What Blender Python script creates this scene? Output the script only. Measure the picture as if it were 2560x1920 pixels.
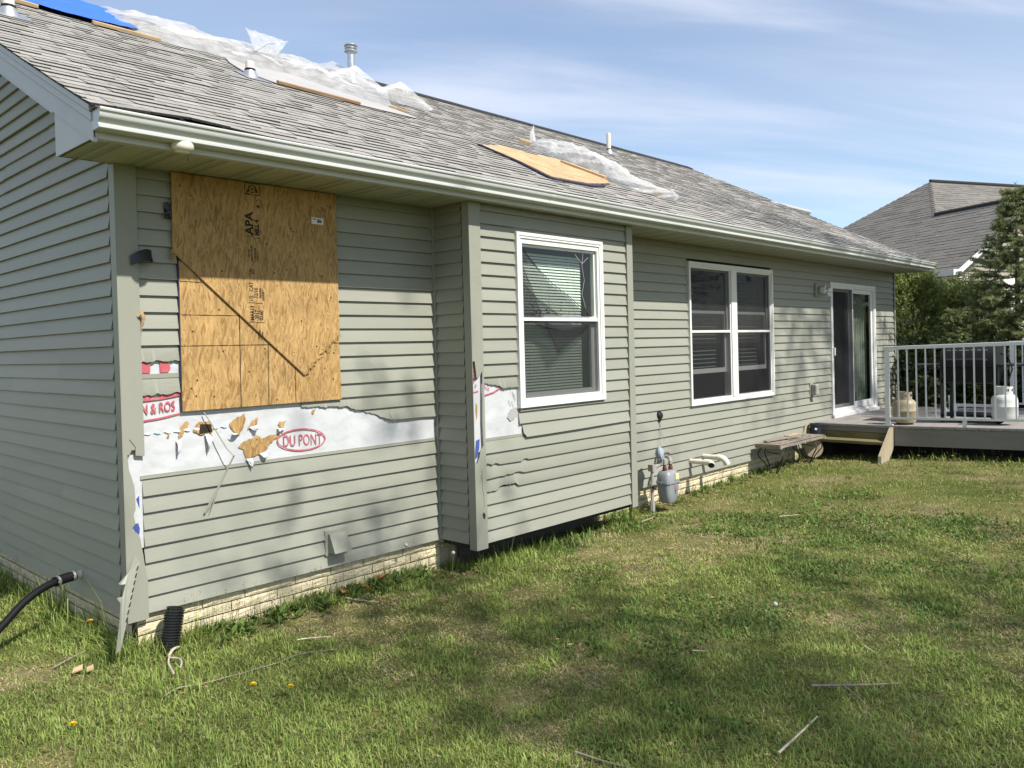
import bpy, bmesh, math, random
import numpy as np
from mathutils import Vector, Matrix, noise
random.seed(7); np.random.seed(7)
R = math.radians; PI = math.pi
for o in list(bpy.data.objects): bpy.data.objects.remove(o)
SC = bpy.context.scene; COL = SC.collection

# ---------------------------------------------------------------- camera, sky, sun, exposure
CAMP = Vector((-1.9473, -5.0331, 1.561)); YAW, PITCH, ROLL = 0.8162, -0.0149, -0.0256
fw = Vector((math.sin(YAW)*math.cos(PITCH), math.cos(YAW)*math.cos(PITCH), math.sin(PITCH)))
rt = fw.cross(Vector((0, 0, 1))).normalized(); up = rt.cross(fw)
rt, up = rt*math.cos(ROLL)+up*math.sin(ROLL), up*math.cos(ROLL)-rt*math.sin(ROLL)
cd = bpy.data.cameras.new('camera'); cam = bpy.data.objects.new('camera', cd); COL.objects.link(cam)
cam.matrix_world = Matrix(((rt.x, up.x, -fw.x, CAMP.x), (rt.y, up.y, -fw.y, CAMP.y), (rt.z, up.z, -fw.z, CAMP.z), (0, 0, 0, 1)))
cd.sensor_width = 36; cd.lens = 2034.59/2560*36; cd.shift_x = -3.0/2560; cd.shift_y = -62.76/2560
cd.clip_end = 2000; SC.camera = cam
SUN = Vector((0.035, -1.0, 1.12)).normalized()
sl = bpy.data.lights.new('sun', 'SUN'); sl.energy = 5.0; sl.angle = R(0.8); sl.color = (1.0, 0.955, 0.87)
so = bpy.data.objects.new('sun', sl); COL.objects.link(so); so.rotation_euler = SUN.to_track_quat('Z', 'Y').to_euler()
so.location = (0, -20, 25)
SC.view_settings.view_transform = 'Standard'; SC.view_settings.look = 'None'
SC.view_settings.exposure = 0.50; SC.view_settings.gamma = 1.0
W = bpy.data.worlds.new('World'); SC.world = W; W.use_nodes = True
def make_world():
    nt = W.node_tree; nt.nodes.clear(); N = nt.nodes.new; L = nt.links.new
    out = N('ShaderNodeOutputWorld'); bg = N('ShaderNodeBackground'); bg.inputs[1].default_value = 0.128
    sky = N('ShaderNodeTexSky'); sky.sky_type = 'NISHITA'; sky.sun_disc = False
    sky.sun_elevation = math.asin(SUN.z); sky.sun_rotation = math.atan2(SUN.x, SUN.y)
    sky.air_density = 1.0; sky.dust_density = 0.5; sky.ozone_density = 1.4; sky.altitude = 200
    tc = N('ShaderNodeTexCoord'); sep = N('ShaderNodeSeparateXYZ'); L(tc.outputs['Generated'], sep.inputs[0])
    ad = N('ShaderNodeMath'); ad.operation = 'ADD'; ad.inputs[1].default_value = 0.22; L(sep.outputs[2], ad.inputs[0])
    mx = N('ShaderNodeMath'); mx.operation = 'MAXIMUM'; mx.inputs[1].default_value = 0.05; L(ad.outputs[0], mx.inputs[0])
    dv = N('ShaderNodeVectorMath'); dv.operation = 'DIVIDE'
    cmb = N('ShaderNodeCombineXYZ')
    for i in range(3): L(mx.outputs[0], cmb.inputs[i])
    L(tc.outputs['Generated'], dv.inputs[0]); L(cmb.outputs[0], dv.inputs[1])
    def streak(rot, sc, nscale, det, lo, hi, dist, seed):
        mp = N('ShaderNodeMapping'); mp.vector_type = 'TEXTURE'; mp.inputs['Rotation'].default_value = (0, 0, R(rot)); mp.inputs['Scale'].default_value = tuple(1/q for q in sc)
        mp.inputs['Location'].default_value = (seed, seed*.7, 0)
        L(dv.outputs[0], mp.inputs[0])
        n = N('ShaderNodeTexNoise'); n.inputs['Scale'].default_value = nscale; n.inputs['Detail'].default_value = det
        n.inputs['Roughness'].default_value = .55; n.inputs['Distortion'].default_value = dist
        L(mp.outputs[0], n.inputs[0])
        mr = N('ShaderNodeMapRange'); mr.interpolation_type = 'SMOOTHSTEP'
        mr.inputs[1].default_value = lo; mr.inputs[2].default_value = hi; L(n.outputs[0], mr.inputs[0]); return mr.outputs[0]
    a = streak(-40, (0.42, 2.4, 1), 1.1, 7, .40, .74, .45, 11.6)      # long cirrus streaks
    b = streak(-60, (0.35, .6, 1), 0.7, 3, .25, .70, .1, 12.7)        # broad veils
    m1 = N('ShaderNodeMath'); m1.operation = 'MULTIPLY'; m1.inputs[1].default_value = .52; L(a, m1.inputs[0])
    m2 = N('ShaderNodeMath'); m2.operation = 'MULTIPLY_ADD'; m2.inputs[1].default_value = .30; L(b, m2.inputs[0]); L(m1.outputs[0], m2.inputs[2])
    m3 = N('ShaderNodeMath'); m3.operation = 'MINIMUM'; m3.inputs[1].default_value = .9; L(m2.outputs[0], m3.inputs[0])
    mix = N('ShaderNodeMix'); mix.data_type = 'RGBA'; L(m3.outputs[0], mix.inputs[0]); L(sky.outputs[0], mix.inputs[6])
    mix.inputs[7].default_value = (5.9, 6.0, 6.5, 1)
    L(mix.outputs[2], bg.inputs[0]); L(bg.outputs[0], out.inputs[0])
make_world()
SC.cycles.max_bounces = 5; SC.cycles.diffuse_bounces = 3; SC.cycles.caustics_reflective = False; SC.cycles.caustics_refractive = False; SC.cycles.transparent_max_bounces = 24
SC.cycles.use_denoising = True

# ---------------------------------------------------------------- mesh helpers
class MB:
    def __init__(s): s.v = []; s.f = []; s.m = []; s.vc = None
    def add(s, vs, fs, mi=0):
        k = len(s.v); s.v += [tuple(p) for p in vs]; s.f += [[i+k for i in f] for f in fs]; s.m += [mi]*len(fs); return s
    def box(s, x0, x1, y0, y1, z0, z1, mi=0):
        return s.add([(x0,y0,z0),(x1,y0,z0),(x1,y1,z0),(x0,y1,z0),(x0,y0,z1),(x1,y0,z1),(x1,y1,z1),(x0,y1,z1)],
                     [(0,3,2,1),(4,5,6,7),(0,1,5,4),(1,2,6,5),(2,3,7,6),(3,0,4,7)], mi)
    def bar(s, a, b, w, h, upv=(0,0,1), mi=0):        # rectangular bar from a to b
        a, b = Vector(a), Vector(b); d = (b-a).normalized(); u = Vector(upv); r = d.cross(u)
        if r.length < 1e-4: r = d.cross(Vector((1,0,0)))
        r.normalize(); u = r.cross(d); vs = []
        for p in (a, b):
            for sx, sy in ((-1,-1),(1,-1),(1,1),(-1,1)): vs.append(p+r*(sx*w/2)+u*(sy*h/2))
        return s.add(vs, [(3,2,1,0),(4,5,6,7),(0,1,5,4),(1,2,6,5),(2,3,7,6),(3,0,4,7)], mi)
    def tube(s, pts, rad, n=8, cap=True, mi=0):
        pts = [Vector(p) for p in pts]; rads = rad if isinstance(rad, (list, tuple)) else [rad]*len(pts)
        vs = []; fs = []; ref = None
        for i, p in enumerate(pts):
            t = (pts[min(i+1, len(pts)-1)]-pts[max(i-1, 0)]).normalized()
            if ref is None: ref = t.orthogonal().normalized()
            else:
                ref = ref-t*ref.dot(t)
                ref = ref.normalized() if ref.length > 1e-5 else t.orthogonal().normalized()
            b = t.cross(ref)
            for k in range(n):
                a = 2*PI*k/n; vs.append(p+(ref*math.cos(a)+b*math.sin(a))*rads[i])
        for i in range(len(pts)-1):
            for k in range(n): fs.append((i*n+k, i*n+(k+1)%n, (i+1)*n+(k+1)%n, (i+1)*n+k))
        if cap: fs.append(tuple(range(n))[::-1]); fs.append(tuple((len(pts)-1)*n+k for k in range(n)))
        return s.add(vs, fs, mi)
    def lathe(s, prof, c=(0,0,0), ax=(0,0,1), n=20, cap=True, mi=0):
        c = Vector(c); ax = Vector(ax).normalized(); u = ax.orthogonal().normalized(); w = ax.cross(u); vs = []; fs = []
        for r, z in prof:
            for k in range(n):
                a = 2*PI*k/n; vs.append(c+ax*z+(u*math.cos(a)+w*math.sin(a))*max(r, 1e-4))
        for i in range(len(prof)-1):
            for k in range(n): fs.append((i*n+k, i*n+(k+1)%n, (i+1)*n+(k+1)%n, (i+1)*n+k))
        if cap: fs.append(tuple(range(n))[::-1]); fs.append(tuple((len(prof)-1)*n+k for k in range(n)))
        return s.add(vs, fs, mi)
    def prism(s, poly, fn, d0, d1, mi=0):              # poly of (a,b); fn(a,b,d) -> point
        n = len(poly); vs = [fn(a, b, d0) for a, b in poly]+[fn(a, b, d1) for a, b in poly]
        fs = [tuple(range(n)), tuple(range(2*n-1, n-1, -1))]+[(i, n+i, n+(i+1)%n, (i+1)%n) for i in range(n)]
        return s.add(vs, fs, mi)
    def sweep(s, prof, x0, x1, fn, closed=True, mi=0):  # 2D profile swept between two stations
        n = len(prof); vs = [fn(x0, a, b) for a, b in prof]+[fn(x1, a, b) for a, b in prof]; m = n if closed else n-1
        fs = [(i, (i+1)%n, n+(i+1)%n, n+i) for i in range(m)]
        if closed: fs += [tuple(range(n))[::-1], tuple(range(n, 2*n))]
        return s.add(vs, fs, mi)
    def grid(s, fn, nu, nv, mi=0):
        vs = [fn(i/nu, j/nv) for j in range(nv+1) for i in range(nu+1)]
        fs = [(j*(nu+1)+i, j*(nu+1)+i+1, (j+1)*(nu+1)+i+1, (j+1)*(nu+1)+i) for j in range(nv) for i in range(nu)]
        return s.add(vs, fs, mi)
    def mesh(s, name, mats, smooth=None, recalc=True):
        me = bpy.data.meshes.new(name); me.from_pydata(s.v, [], s.f); me.validate(clean_customdata=False)
        mats = mats if isinstance(mats, (list, tuple)) else [mats]
        for m in mats: me.materials.append(m)
        if len(mats) > 1 and len(me.polygons) == len(s.m): me.polygons.foreach_set('material_index', s.m)
        if recalc:
            bm = bmesh.new(); bm.from_mesh(me); bmesh.ops.recalc_face_normals(bm, faces=bm.faces); bm.to_mesh(me); bm.free()
        if smooth is not None:
            me.shade_smooth()
            if smooth < 180: me.set_sharp_from_angle(angle=R(smooth))
        me.update(); return me
    def build(s, name, mats, parent=None, smooth=None, bevel=0, recalc=True):
        return put(name, s.mesh(name, mats, smooth, recalc), parent, bevel)
def put(name, me, parent=None, bevel=0):
    o = bpy.data.objects.new(name, me); COL.objects.link(o)
    if parent is not None:
        o.parent = parent
        if parent.type == 'EMPTY': o.location = -Vector(parent['base'])
    if bevel:
        m = o.modifiers.new('bevel', 'BEVEL'); m.width = bevel; m.segments = 2; m.limit_method = 'ANGLE'; m.angle_limit = R(40)
    return o
def tag(o, label, cat, group=None):
    o['label'] = label; o['category'] = cat
    if group: o['group'] = group
    return o
def thing(name, base, label, cat, group=None):
    o = bpy.data.objects.new(name, None); COL.objects.link(o); o.empty_display_size = .1
    o.location = base; o['base'] = tuple(base); return tag(o, label, cat, group)
def XZ(y0): return lambda a, b, d: (a, y0-d, b)          # outline on the main wall plane, d outward (-Y)
def nz(x, y=0., z=0.): return noise.noise(Vector((x, y, z)))

# ---------------------------------------------------------------- materials
def srgb(r, g, b): return tuple(((c/255)/12.92 if c/255 <= .04045 else ((c/255+.055)/1.055)**2.4) for c in (r, g, b))
def mat(name, col, rough=.6, var=.12, scale=6., bump=0., bscale=60., spec=.4, metal=0., stretch=(1,1,1), dirt=None, dscale=1.5, dlo=.5, dhi=.75, attr=False):
    m = bpy.data.materials.new(name); m.use_nodes = True; nt = m.node_tree; N = nt.nodes.new; L = nt.links.new
    b = nt.nodes['Principled BSDF']; b.inputs['Roughness'].default_value = rough; b.inputs['Metallic'].default_value = metal
    b.inputs['Specular IOR Level'].default_value = spec
    g = N('ShaderNodeNewGeometry'); mp = N('ShaderNodeMapping'); mp.inputs['Scale'].default_value = stretch; L(g.outputs['Position'], mp.inputs[0])
    n = N('ShaderNodeTexNoise'); n.inputs['Scale'].default_value = scale; n.inputs['Detail'].default_value = 6; n.inputs['Roughness'].default_value = .6; L(mp.outputs[0], n.inputs[0])
    mr = N('ShaderNodeMapRange'); mr.inputs[1].default_value = .25; mr.inputs[2].default_value = .75; mr.inputs[3].default_value = 1-var; mr.inputs[4].default_value = 1+var; L(n.outputs[0], mr.inputs[0])
    mx = N('ShaderNodeMix'); mx.data_type = 'RGBA'; mx.blend_type = 'MULTIPLY'; mx.inputs[0].default_value = 1; L(mr.outputs[0], mx.inputs[7])
    if attr:
        at = N('ShaderNodeAttribute'); at.attribute_name = 'Col'; L(at.outputs[0], mx.inputs[6])
    else: mx.inputs[6].default_value = (*col, 1)
    res = mx.outputs[2]
    if dirt:
        n2 = N('ShaderNodeTexNoise'); n2.inputs['Scale'].default_value = dscale; n2.inputs['Detail'].default_value = 8; n2.inputs['Roughness'].default_value = .7; L(mp.outputs[0], n2.inputs[0])
        r2 = N('ShaderNodeMapRange'); r2.inputs[1].default_value = dlo; r2.inputs[2].default_value = dhi; L(n2.outputs[0], r2.inputs[0])
        d = N('ShaderNodeMix'); d.data_type = 'RGBA'; L(r2.outputs[0], d.inputs[0]); L(res, d.inputs[6]); d.inputs[7].default_value = (*dirt, 1); res = d.outputs[2]
    L(res, b.inputs['Base Color'])
    if bump:
        n3 = N('ShaderNodeTexNoise'); n3.inputs['Scale'].default_value = bscale; n3.inputs['Detail'].default_value = 5; L(mp.outputs[0], n3.inputs[0])
        bp = N('ShaderNodeBump'); bp.inputs['Strength'].default_value = bump; bp.inputs['Distance'].default_value = .01; L(n3.outputs[0], bp.inputs['Height']); L(bp.outputs[0], b.inputs['Normal'])
    return m
VINYL = (.268, .272, .228)
M = {}
M['siding'] = mat('vinyl_siding', VINYL, .5, .06, 2.2, .10, 40, .35, stretch=(.5,.5,3), dirt=(.225,.23,.19), dscale=2.0, dlo=.55, dhi=.9)
def board_variation(m):
    nt = m.node_tree; b = nt.nodes['Principled BSDF']; old = b.inputs['Base Color'].links[0].from_socket; oi = nt.nodes.new('ShaderNodeObjectInfo'); mr = nt.nodes.new('ShaderNodeMapRange')
    mr.inputs[3].default_value = .94; mr.inputs[4].default_value = 1.05; nt.links.new(oi.outputs['Random'], mr.inputs[0]); x = nt.nodes.new('ShaderNodeMix'); x.data_type = 'RGBA'; x.blend_type = 'MULTIPLY'; x.inputs[0].default_value = 1
    nt.links.new(old, x.inputs[6]); nt.links.new(mr.outputs[0], x.inputs[7]); nt.links.new(x.outputs[2], b.inputs['Base Color'])
board_variation(M['siding'])
M['trim'] = mat('vinyl_trim', (.255, .260, .216), .5, .05, 3, .05, 60, .35, dirt=(.20,.205,.17), dscale=3, dlo=.55, dhi=.85)
M['rake'] = mat('rake_aluminium', (.45, .46, .46), .45, .04, 3, .03, 30, .4, dirt=(.38,.39,.38), dscale=2, dlo=.55, dhi=.9)
M['gutter'] = mat('gutter_aluminium', (.47, .488, .47), .25, .06, 4, .04, 12, .6, dirt=(.38,.395,.37), dscale=5, dlo=.55, dhi=.85, stretch=(.3,1,1))
M['white'] = mat('white_vinyl', (.66, .66, .645), .4, .04, 5, 0, 60, .45, dirt=(.50,.495,.46), dscale=6, dlo=.6, dhi=.85)
M['white_metal'] = mat('white_metal', (.70, .71, .72), .35, .04, 6, 0, 60, .5, dirt=(.5,.5,.46), dscale=7, dlo=.6, dhi=.85)
M['pvc'] = mat('pvc_pipe', (.66, .63, .55), .4, .05, 8, 0, 60, .45, dirt=(.6,.55,.43), dscale=9, dlo=.55, dhi=.8)
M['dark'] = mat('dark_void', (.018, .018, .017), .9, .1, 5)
M['room'] = mat('room_wall', (.16, .155, .15), .9, .1, 3)
M['found'] = mat('cream_foundation', (.60, .525, .36), .9, .14, 9, .8, 60, .2, stretch=(1,1,2.5), dirt=(.30,.26,.18), dscale=4, dlo=.5, dhi=.85)
M['mortar'] = mat('foundation_joint', (.36, .315, .225), .95, .15, 20, .4, 80)
M['asphalt_deck'] = mat('roof_felt', (.10,.098,.095), .9, .2, 8)
M['black_strip'] = mat('black_vent', (.016,.016,.019), .7, .3, 30, .4, 60)
M['felt_grey'] = mat('grey_underlayment', (.34,.33,.325), .7, .08, 4, .1, 20)
M['lumber'] = mat('weathered_lumber', (.30,.20,.115), .8, .3, 14, .3, 40, .2, stretch=(.3,3,3), dirt=(.16,.115,.08), dscale=4)
M['pale_lumber'] = mat('pale_lumber', (.46,.33,.19), .8, .22, 14, .2, 40, .2, stretch=(.3,3,3))
M['greywood'] = mat('grey_wood', (.30,.27,.235), .85, .35, 10, .5, 45, .2, stretch=(.25,3,3), dirt=(.17,.15,.13), dscale=5)
M['benchwood'] = mat('bench_wood', (.25,.22,.185), .9, .4, 12, .8, 40, .15, stretch=(.3,4,3), dirt=(.15,.125,.10), dscale=7)
M['mosswood'] = mat('mossy_wood', (.17,.145,.075), .9, .35, 8, .4, 40, .15, stretch=(2,.3,2), dirt=(.09,.09,.035), dscale=5, dlo=.45, dhi=.7)
M['stringer'] = mat('tan_wood', (.36,.31,.22), .85, .3, 8, .4, 30, .15, stretch=(3,3,.6), dirt=(.22,.19,.13), dscale=4)
M['deckgrey'] = mat('deck_plank', (.27,.25,.235), .8, .18, 6, .3, 60, .25, stretch=(.3,2,2), dirt=(.19,.175,.16), dscale=3)
M['fascia_comp'] = mat('deck_fascia', (.20,.19,.172), .75, .1, 5, .15, 40, .25, stretch=(1,.4,1), dirt=(.15,.145,.13), dscale=3)
M['ink'] = mat('black_ink', (.022,.016,.011), .9, .5, 60)
M['red_ink'] = mat('red_print', (.44,.095,.115), .7, .15, 30, dirt=(.55,.34,.35), dscale=14, dlo=.56, dhi=.72)
M['blue_ink'] = mat('blue_print', (.045,.075,.27), .7, .2, 20)
M['ltblue'] = mat('light_blue_print', (.42,.60,.74), .7, .2, 50, dirt=(.78,.79,.8), dscale=25, dlo=.42, dhi=.6)
M['black_plastic'] = mat('black_plastic', (.012,.012,.013), .38, .3, 10, .1, 40, .5)
M['rubber'] = mat('black_rubber', (.007,.007,.008), .6, .3, 12, .15, 50, .15)
M['steel'] = mat('galvanised_steel', (.55,.56,.57), .35, .15, 12, .05, 40, .5, metal=.85)
M['meter'] = mat('grey_meter_paint', (.235,.25,.27), .45, .12, 8, .1, 60, .45, dirt=(.17,.18,.19), dscale=9, dlo=.55, dhi=.8)
M['regulator'] = mat('blue_grey_paint', (.27,.32,.37), .4, .1, 9, .05, 60, .45)
M['rust'] = mat('red_brown_fitting', (.115,.03,.022), .6, .3, 20, .2, 60)
M['pipegrey'] = mat('grey_pipe', (.29,.285,.265), .5, .2, 15, .1, 60, .4, dirt=(.25,.22,.18), dscale=14)
M['yellow_label'] = mat('yellow_label', (.62,.57,.28), .6, .15, 40)
M['tan_tank'] = mat('dirty_tan_tank', (.34,.29,.20), .5, .15, 6, .1, 40, .4, dirt=(.20,.165,.09), dscale=7, dlo=.42, dhi=.75, stretch=(1,1,.5))
M['white_tank'] = mat('white_tank', (.55,.57,.54), .35, .05, 6, 0, 40, .5, dirt=(.40,.40,.35), dscale=6, dlo=.5, dhi=.8)
M['grill'] = mat('black_grill_enamel', (.010,.010,.011), .55, .3, 8, .05, 40, .2)
M['grillgrey'] = mat('charcoal_metal', (.03,.031,.036), .45, .2, 8, .05, 40, .45)
M['wheelgrey'] = mat('grey_wheel', (.33,.33,.32), .6, .1, 8)
M['iron'] = mat('rusty_iron', (.045,.03,.024), .7, .4, 25, .3, 60, .3)
M['pot'] = mat('navy_pot', (.018,.022,.042), .45, .2, 8, .05, 40, .4)
M['bark'] = mat('bark', (.16,.13,.10), .9, .35, 12, .8, 30, .15, stretch=(2,2,.5))
M['twig'] = mat('twig', (.27,.23,.18), .9, .35, 25, .6, 60, .15)
M['paletwig'] = mat('pale_twig', (.50,.44,.34), .9, .25, 25, .4, 60, .15)
M['yellow'] = mat('dandelion_yellow', (.85,.55,.01), .7, .15, 80, .5, 200)
M['puff'] = mat('seed_head', (.40,.41,.38), .9, .15, 90)
M['stem'] = mat('flower_stem', (.16,.24,.06), .7, .2, 40)
M['oakleaf'] = mat('dead_leaf', (.34,.15,.065), .8, .35, 30, .4, 80, .2)
M['nb_siding'] = mat('neighbour_siding', (.36,.335,.295), .6, .08, 3)
M['nb_white'] = mat('neighbour_white', (.80,.80,.78), .45, .05, 4)
M['blade'] = mat('drip_edge', (.06,.06,.06), .6, .2, 8)

def osb_material(name, tone, seed):
    m = bpy.data.materials.new(name); m.use_nodes = True; nt = m.node_tree; N = nt.nodes.new; L = nt.links.new
    b = nt.nodes['Principled BSDF']; b.inputs['Roughness'].default_value = .72; b.inputs['Specular IOR Level'].default_value = .25
    g = N('ShaderNodeNewGeometry'); last = None; lasth = None
    wn = N('ShaderNodeTexNoise'); wn.inputs['Scale'].default_value = 9; L(g.outputs['Position'], wn.inputs[0])
    wa = N('ShaderNodeVectorMath'); wa.operation = 'MULTIPLY_ADD'; L(wn.outputs['Color'], wa.inputs[0]); wa.inputs[1].default_value = (.02,.02,.02); L(g.outputs['Position'], wa.inputs[2])
    for i, (ang, sc) in enumerate(((4, (104, 1, 14)), (68, (96, 1, 18)), (24, (92, 1, 16)), (-22, (96, 1, 17)), (12, (100, 1, 12)), (-9, (84, 1, 14)))):
        mp = N('ShaderNodeMapping'); mp.inputs['Rotation'].default_value = (0, R(ang), 0); mp.inputs['Location'].default_value = (seed+i*3.7, i*1.3, seed*.4)
        mp2 = N('ShaderNodeMapping'); mp2.inputs['Scale'].default_value = sc
        L(wa.outputs[0], mp.inputs[0]); L(mp.outputs[0], mp2.inputs[0])
        v = N('ShaderNodeTexVoronoi'); v.inputs['Scale'].default_value = 1.0; v.inputs['Randomness'].default_value = 1; L(mp2.outputs[0], v.inputs['Vector'])
        sp = N('ShaderNodeSeparateColor'); L(v.outputs['Color'], sp.inputs[0])
        cr = N('ShaderNodeValToRGB'); e = cr.color_ramp.elements
        lo, mi, hi = [tuple(c*k for c, k in zip(tone, f)) for f in ((.70,.64,.55), (1,1,1), (1.30,1.34,1.42))]
        e[0].position = 0; e[0].color = (*lo, 1); e[1].position = 1; e[1].color = (*hi, 1); k = e.new(.35); k.color = (*mi, 1)
        L(sp.outputs[0], cr.inputs[0])
        if last is None: last = cr.outputs[0]; lasth = sp.outputs[0]
        else:
            gt = N('ShaderNodeMath'); gt.operation = 'GREATER_THAN'; gt.inputs[1].default_value = .60; L(sp.outputs[1], gt.inputs[0])
            x = N('ShaderNodeMix'); x.data_type = 'RGBA'; L(gt.outputs[0], x.inputs[0]); L(last, x.inputs[6]); L(cr.outputs[0], x.inputs[7]); last = x.outputs[2]
            xh = N('ShaderNodeMix'); L(gt.outputs[0], xh.inputs[0]); L(lasth, xh.inputs[2]); L(sp.outputs[0], xh.inputs[3]); lasth = xh.outputs[0]
    n = N('ShaderNodeTexNoise'); n.inputs['Scale'].default_value = 5; n.inputs['Detail'].default_value = 6; L(g.outputs['Position'], n.inputs[0])
    mr = N('ShaderNodeMapRange'); mr.inputs[1].default_value = .3; mr.inputs[2].default_value = .7; mr.inputs[3].default_value = .82; mr.inputs[4].default_value = 1.15; L(n.outputs[0], mr.inputs[0])
    q = N('ShaderNodeMix'); q.data_type = 'RGBA'; q.blend_type = 'MULTIPLY'; q.inputs[0].default_value = 1; L(last, q.inputs[6]); L(mr.outputs[0], q.inputs[7])
    n4 = N('ShaderNodeTexNoise'); n4.inputs['Scale'].default_value = 26; n4.inputs['Detail'].default_value = 3; L(g.outputs['Position'], n4.inputs[0])
    r4 = N('ShaderNodeMapRange'); r4.inputs[1].default_value = .70; r4.inputs[2].default_value = .76; L(n4.outputs[0], r4.inputs[0])
    q2 = N('ShaderNodeMix'); q2.data_type = 'RGBA'; L(r4.outputs[0], q2.inputs[0]); L(q.outputs[2], q2.inputs[6]); q2.inputs[7].default_value = (.10,.045,.015,1)
    L(q2.outputs[2], b.inputs['Base Color'])
    bp = N('ShaderNodeBump'); bp.inputs['Strength'].default_value = .35; bp.inputs['Distance'].default_value = .004; L(lasth, bp.inputs['Height']); L(bp.outputs[0], b.inputs['Normal'])
    return m
M['osb'] = osb_material('osb_strands', (.345, .215, .085), 2.0)
M['osb_roof'] = osb_material('osb_roof_strands', (.40, .285, .155), 8.0)
M['osb_edge'] = mat('osb_edge', (.20,.12,.045), .9, .35, 60, .5, 120)
M['osb_blue'] = mat('osb_dark_edge', (.03,.03,.06), .9, .3, 40)

def wrap_material():
    m = mat('house_wrap', (.48,.49,.51), .5, .08, 5, 1.0, 7, .4); return m
M['wrap'] = wrap_material()
def film_material(name, col, alpha, trans):
    m = bpy.data.materials.new(name); m.use_nodes = True; nt = m.node_tree; N = nt.nodes.new; L = nt.links.new
    b = nt.nodes['Principled BSDF']; b.inputs['Base Color'].default_value = (*col, 1); b.inputs['Roughness'].default_value = .28
    t = N('ShaderNodeBsdfTransparent'); t.inputs[0].default_value = (.93,.94,.96,1)
    tl = N('ShaderNodeBsdfTranslucent'); tl.inputs[0].default_value = (*col, 1)
    a = N('ShaderNodeMixShader'); a.inputs[0].default_value = trans; L(b.outputs[0], a.inputs[1]); L(tl.outputs[0], a.inputs[2])
    g = N('ShaderNodeNewGeometry'); n = N('ShaderNodeTexNoise'); n.inputs['Scale'].default_value = 7; n.inputs['Detail'].default_value = 5; L(g.outputs['Position'], n.inputs[0])
    mr = N('ShaderNodeMapRange'); mr.inputs[1].default_value = .3; mr.inputs[2].default_value = .7; mr.inputs[3].default_value = alpha-.16; mr.inputs[4].default_value = min(1, alpha+.16); L(n.outputs[0], mr.inputs[0])
    c = N('ShaderNodeMixShader'); L(mr.outputs[0], c.inputs[0]); L(t.outputs[0], c.inputs[1]); L(a.outputs[0], c.inputs[2])
    n2 = N('ShaderNodeTexNoise'); n2.inputs['Scale'].default_value = 22; n2.inputs['Detail'].default_value = 4; n2.inputs['Distortion'].default_value = 1.2; L(g.outputs['Position'], n2.inputs[0])
    bp = N('ShaderNodeBump'); bp.inputs['Strength'].default_value = .5; bp.inputs['Distance'].default_value = .012; L(n2.outputs[0], bp.inputs['Height']); L(bp.outputs[0], b.inputs['Normal'])
    L(c.outputs[0], nt.nodes['Material Output'].inputs[0]); return m
M['film'] = film_material('polyethylene_film', (.76,.76,.76), .56, .45)
M['tarp'] = mat('blue_tarp', (.012,.13,.80), .28, .12, 5, .5, 16, .55)
def glass_material(name, tint, refl):
    m = bpy.data.materials.new(name); m.use_nodes = True; nt = m.node_tree; N = nt.nodes.new; L = nt.links.new
    nt.nodes.remove(nt.nodes['Principled BSDF'])
    t = N('ShaderNodeBsdfTransparent'); t.inputs[0].default_value = (*tint, 1)
    g = N('ShaderNodeBsdfGlossy'); g.inputs['Roughness'].default_value = .02
    f = N('ShaderNodeLayerWeight'); f.inputs[0].default_value = .5
    pw = N('ShaderNodeMath'); pw.operation = 'POWER'; pw.inputs[1].default_value = 4.; L(f.outputs['Facing'], pw.inputs[0])
    ml = N('ShaderNodeMath'); ml.operation = 'MULTIPLY_ADD'; ml.inputs[1].default_value = refl; ml.inputs[2].default_value = .05; L(pw.outputs[0], ml.inputs[0])
    mx = N('ShaderNodeMixShader'); L(ml.outputs[0], mx.inputs[0]); L(t.outputs[0], mx.inputs[1]); L(g.outputs[0], mx.inputs[2])
    L(mx.outputs[0], nt.nodes['Material Output'].inputs[0]); return m
M['glass'] = glass_material('window_glass', (.82,.88,.84), .8)
def screen_material(name, alpha, col):
    m = bpy.data.materials.new(name); m.use_nodes = True; nt = m.node_tree; N = nt.nodes.new; L = nt.links.new
    b = nt.nodes['Principled BSDF']; b.inputs['Base Color'].default_value = (*col, 1); b.inputs['Roughness'].default_value = .7
    t = N('ShaderNodeBsdfTransparent'); mx = N('ShaderNodeMixShader'); mx.inputs[0].default_value = alpha
    L(t.outputs[0], mx.inputs[1]); L(b.outputs[0], mx.inputs[2]); L(mx.outputs[0], nt.nodes['Material Output'].inputs[0]); return m
M['screen'] = screen_material('insect_screen', .55, (.016,.017,.019))
M['screen_dense'] = screen_material('door_screen', .55, (.012,.012,.015))
M['blind'] = mat('blind_slat', (.66,.70,.64), .5, .04, 5)
M['blind_dark'] = mat('grey_blind_slat', (.30,.32,.31), .5, .06, 5)
M['curtain'] = mat('pale_curtain', (.24,.25,.21), .9, .2, 4)
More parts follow.
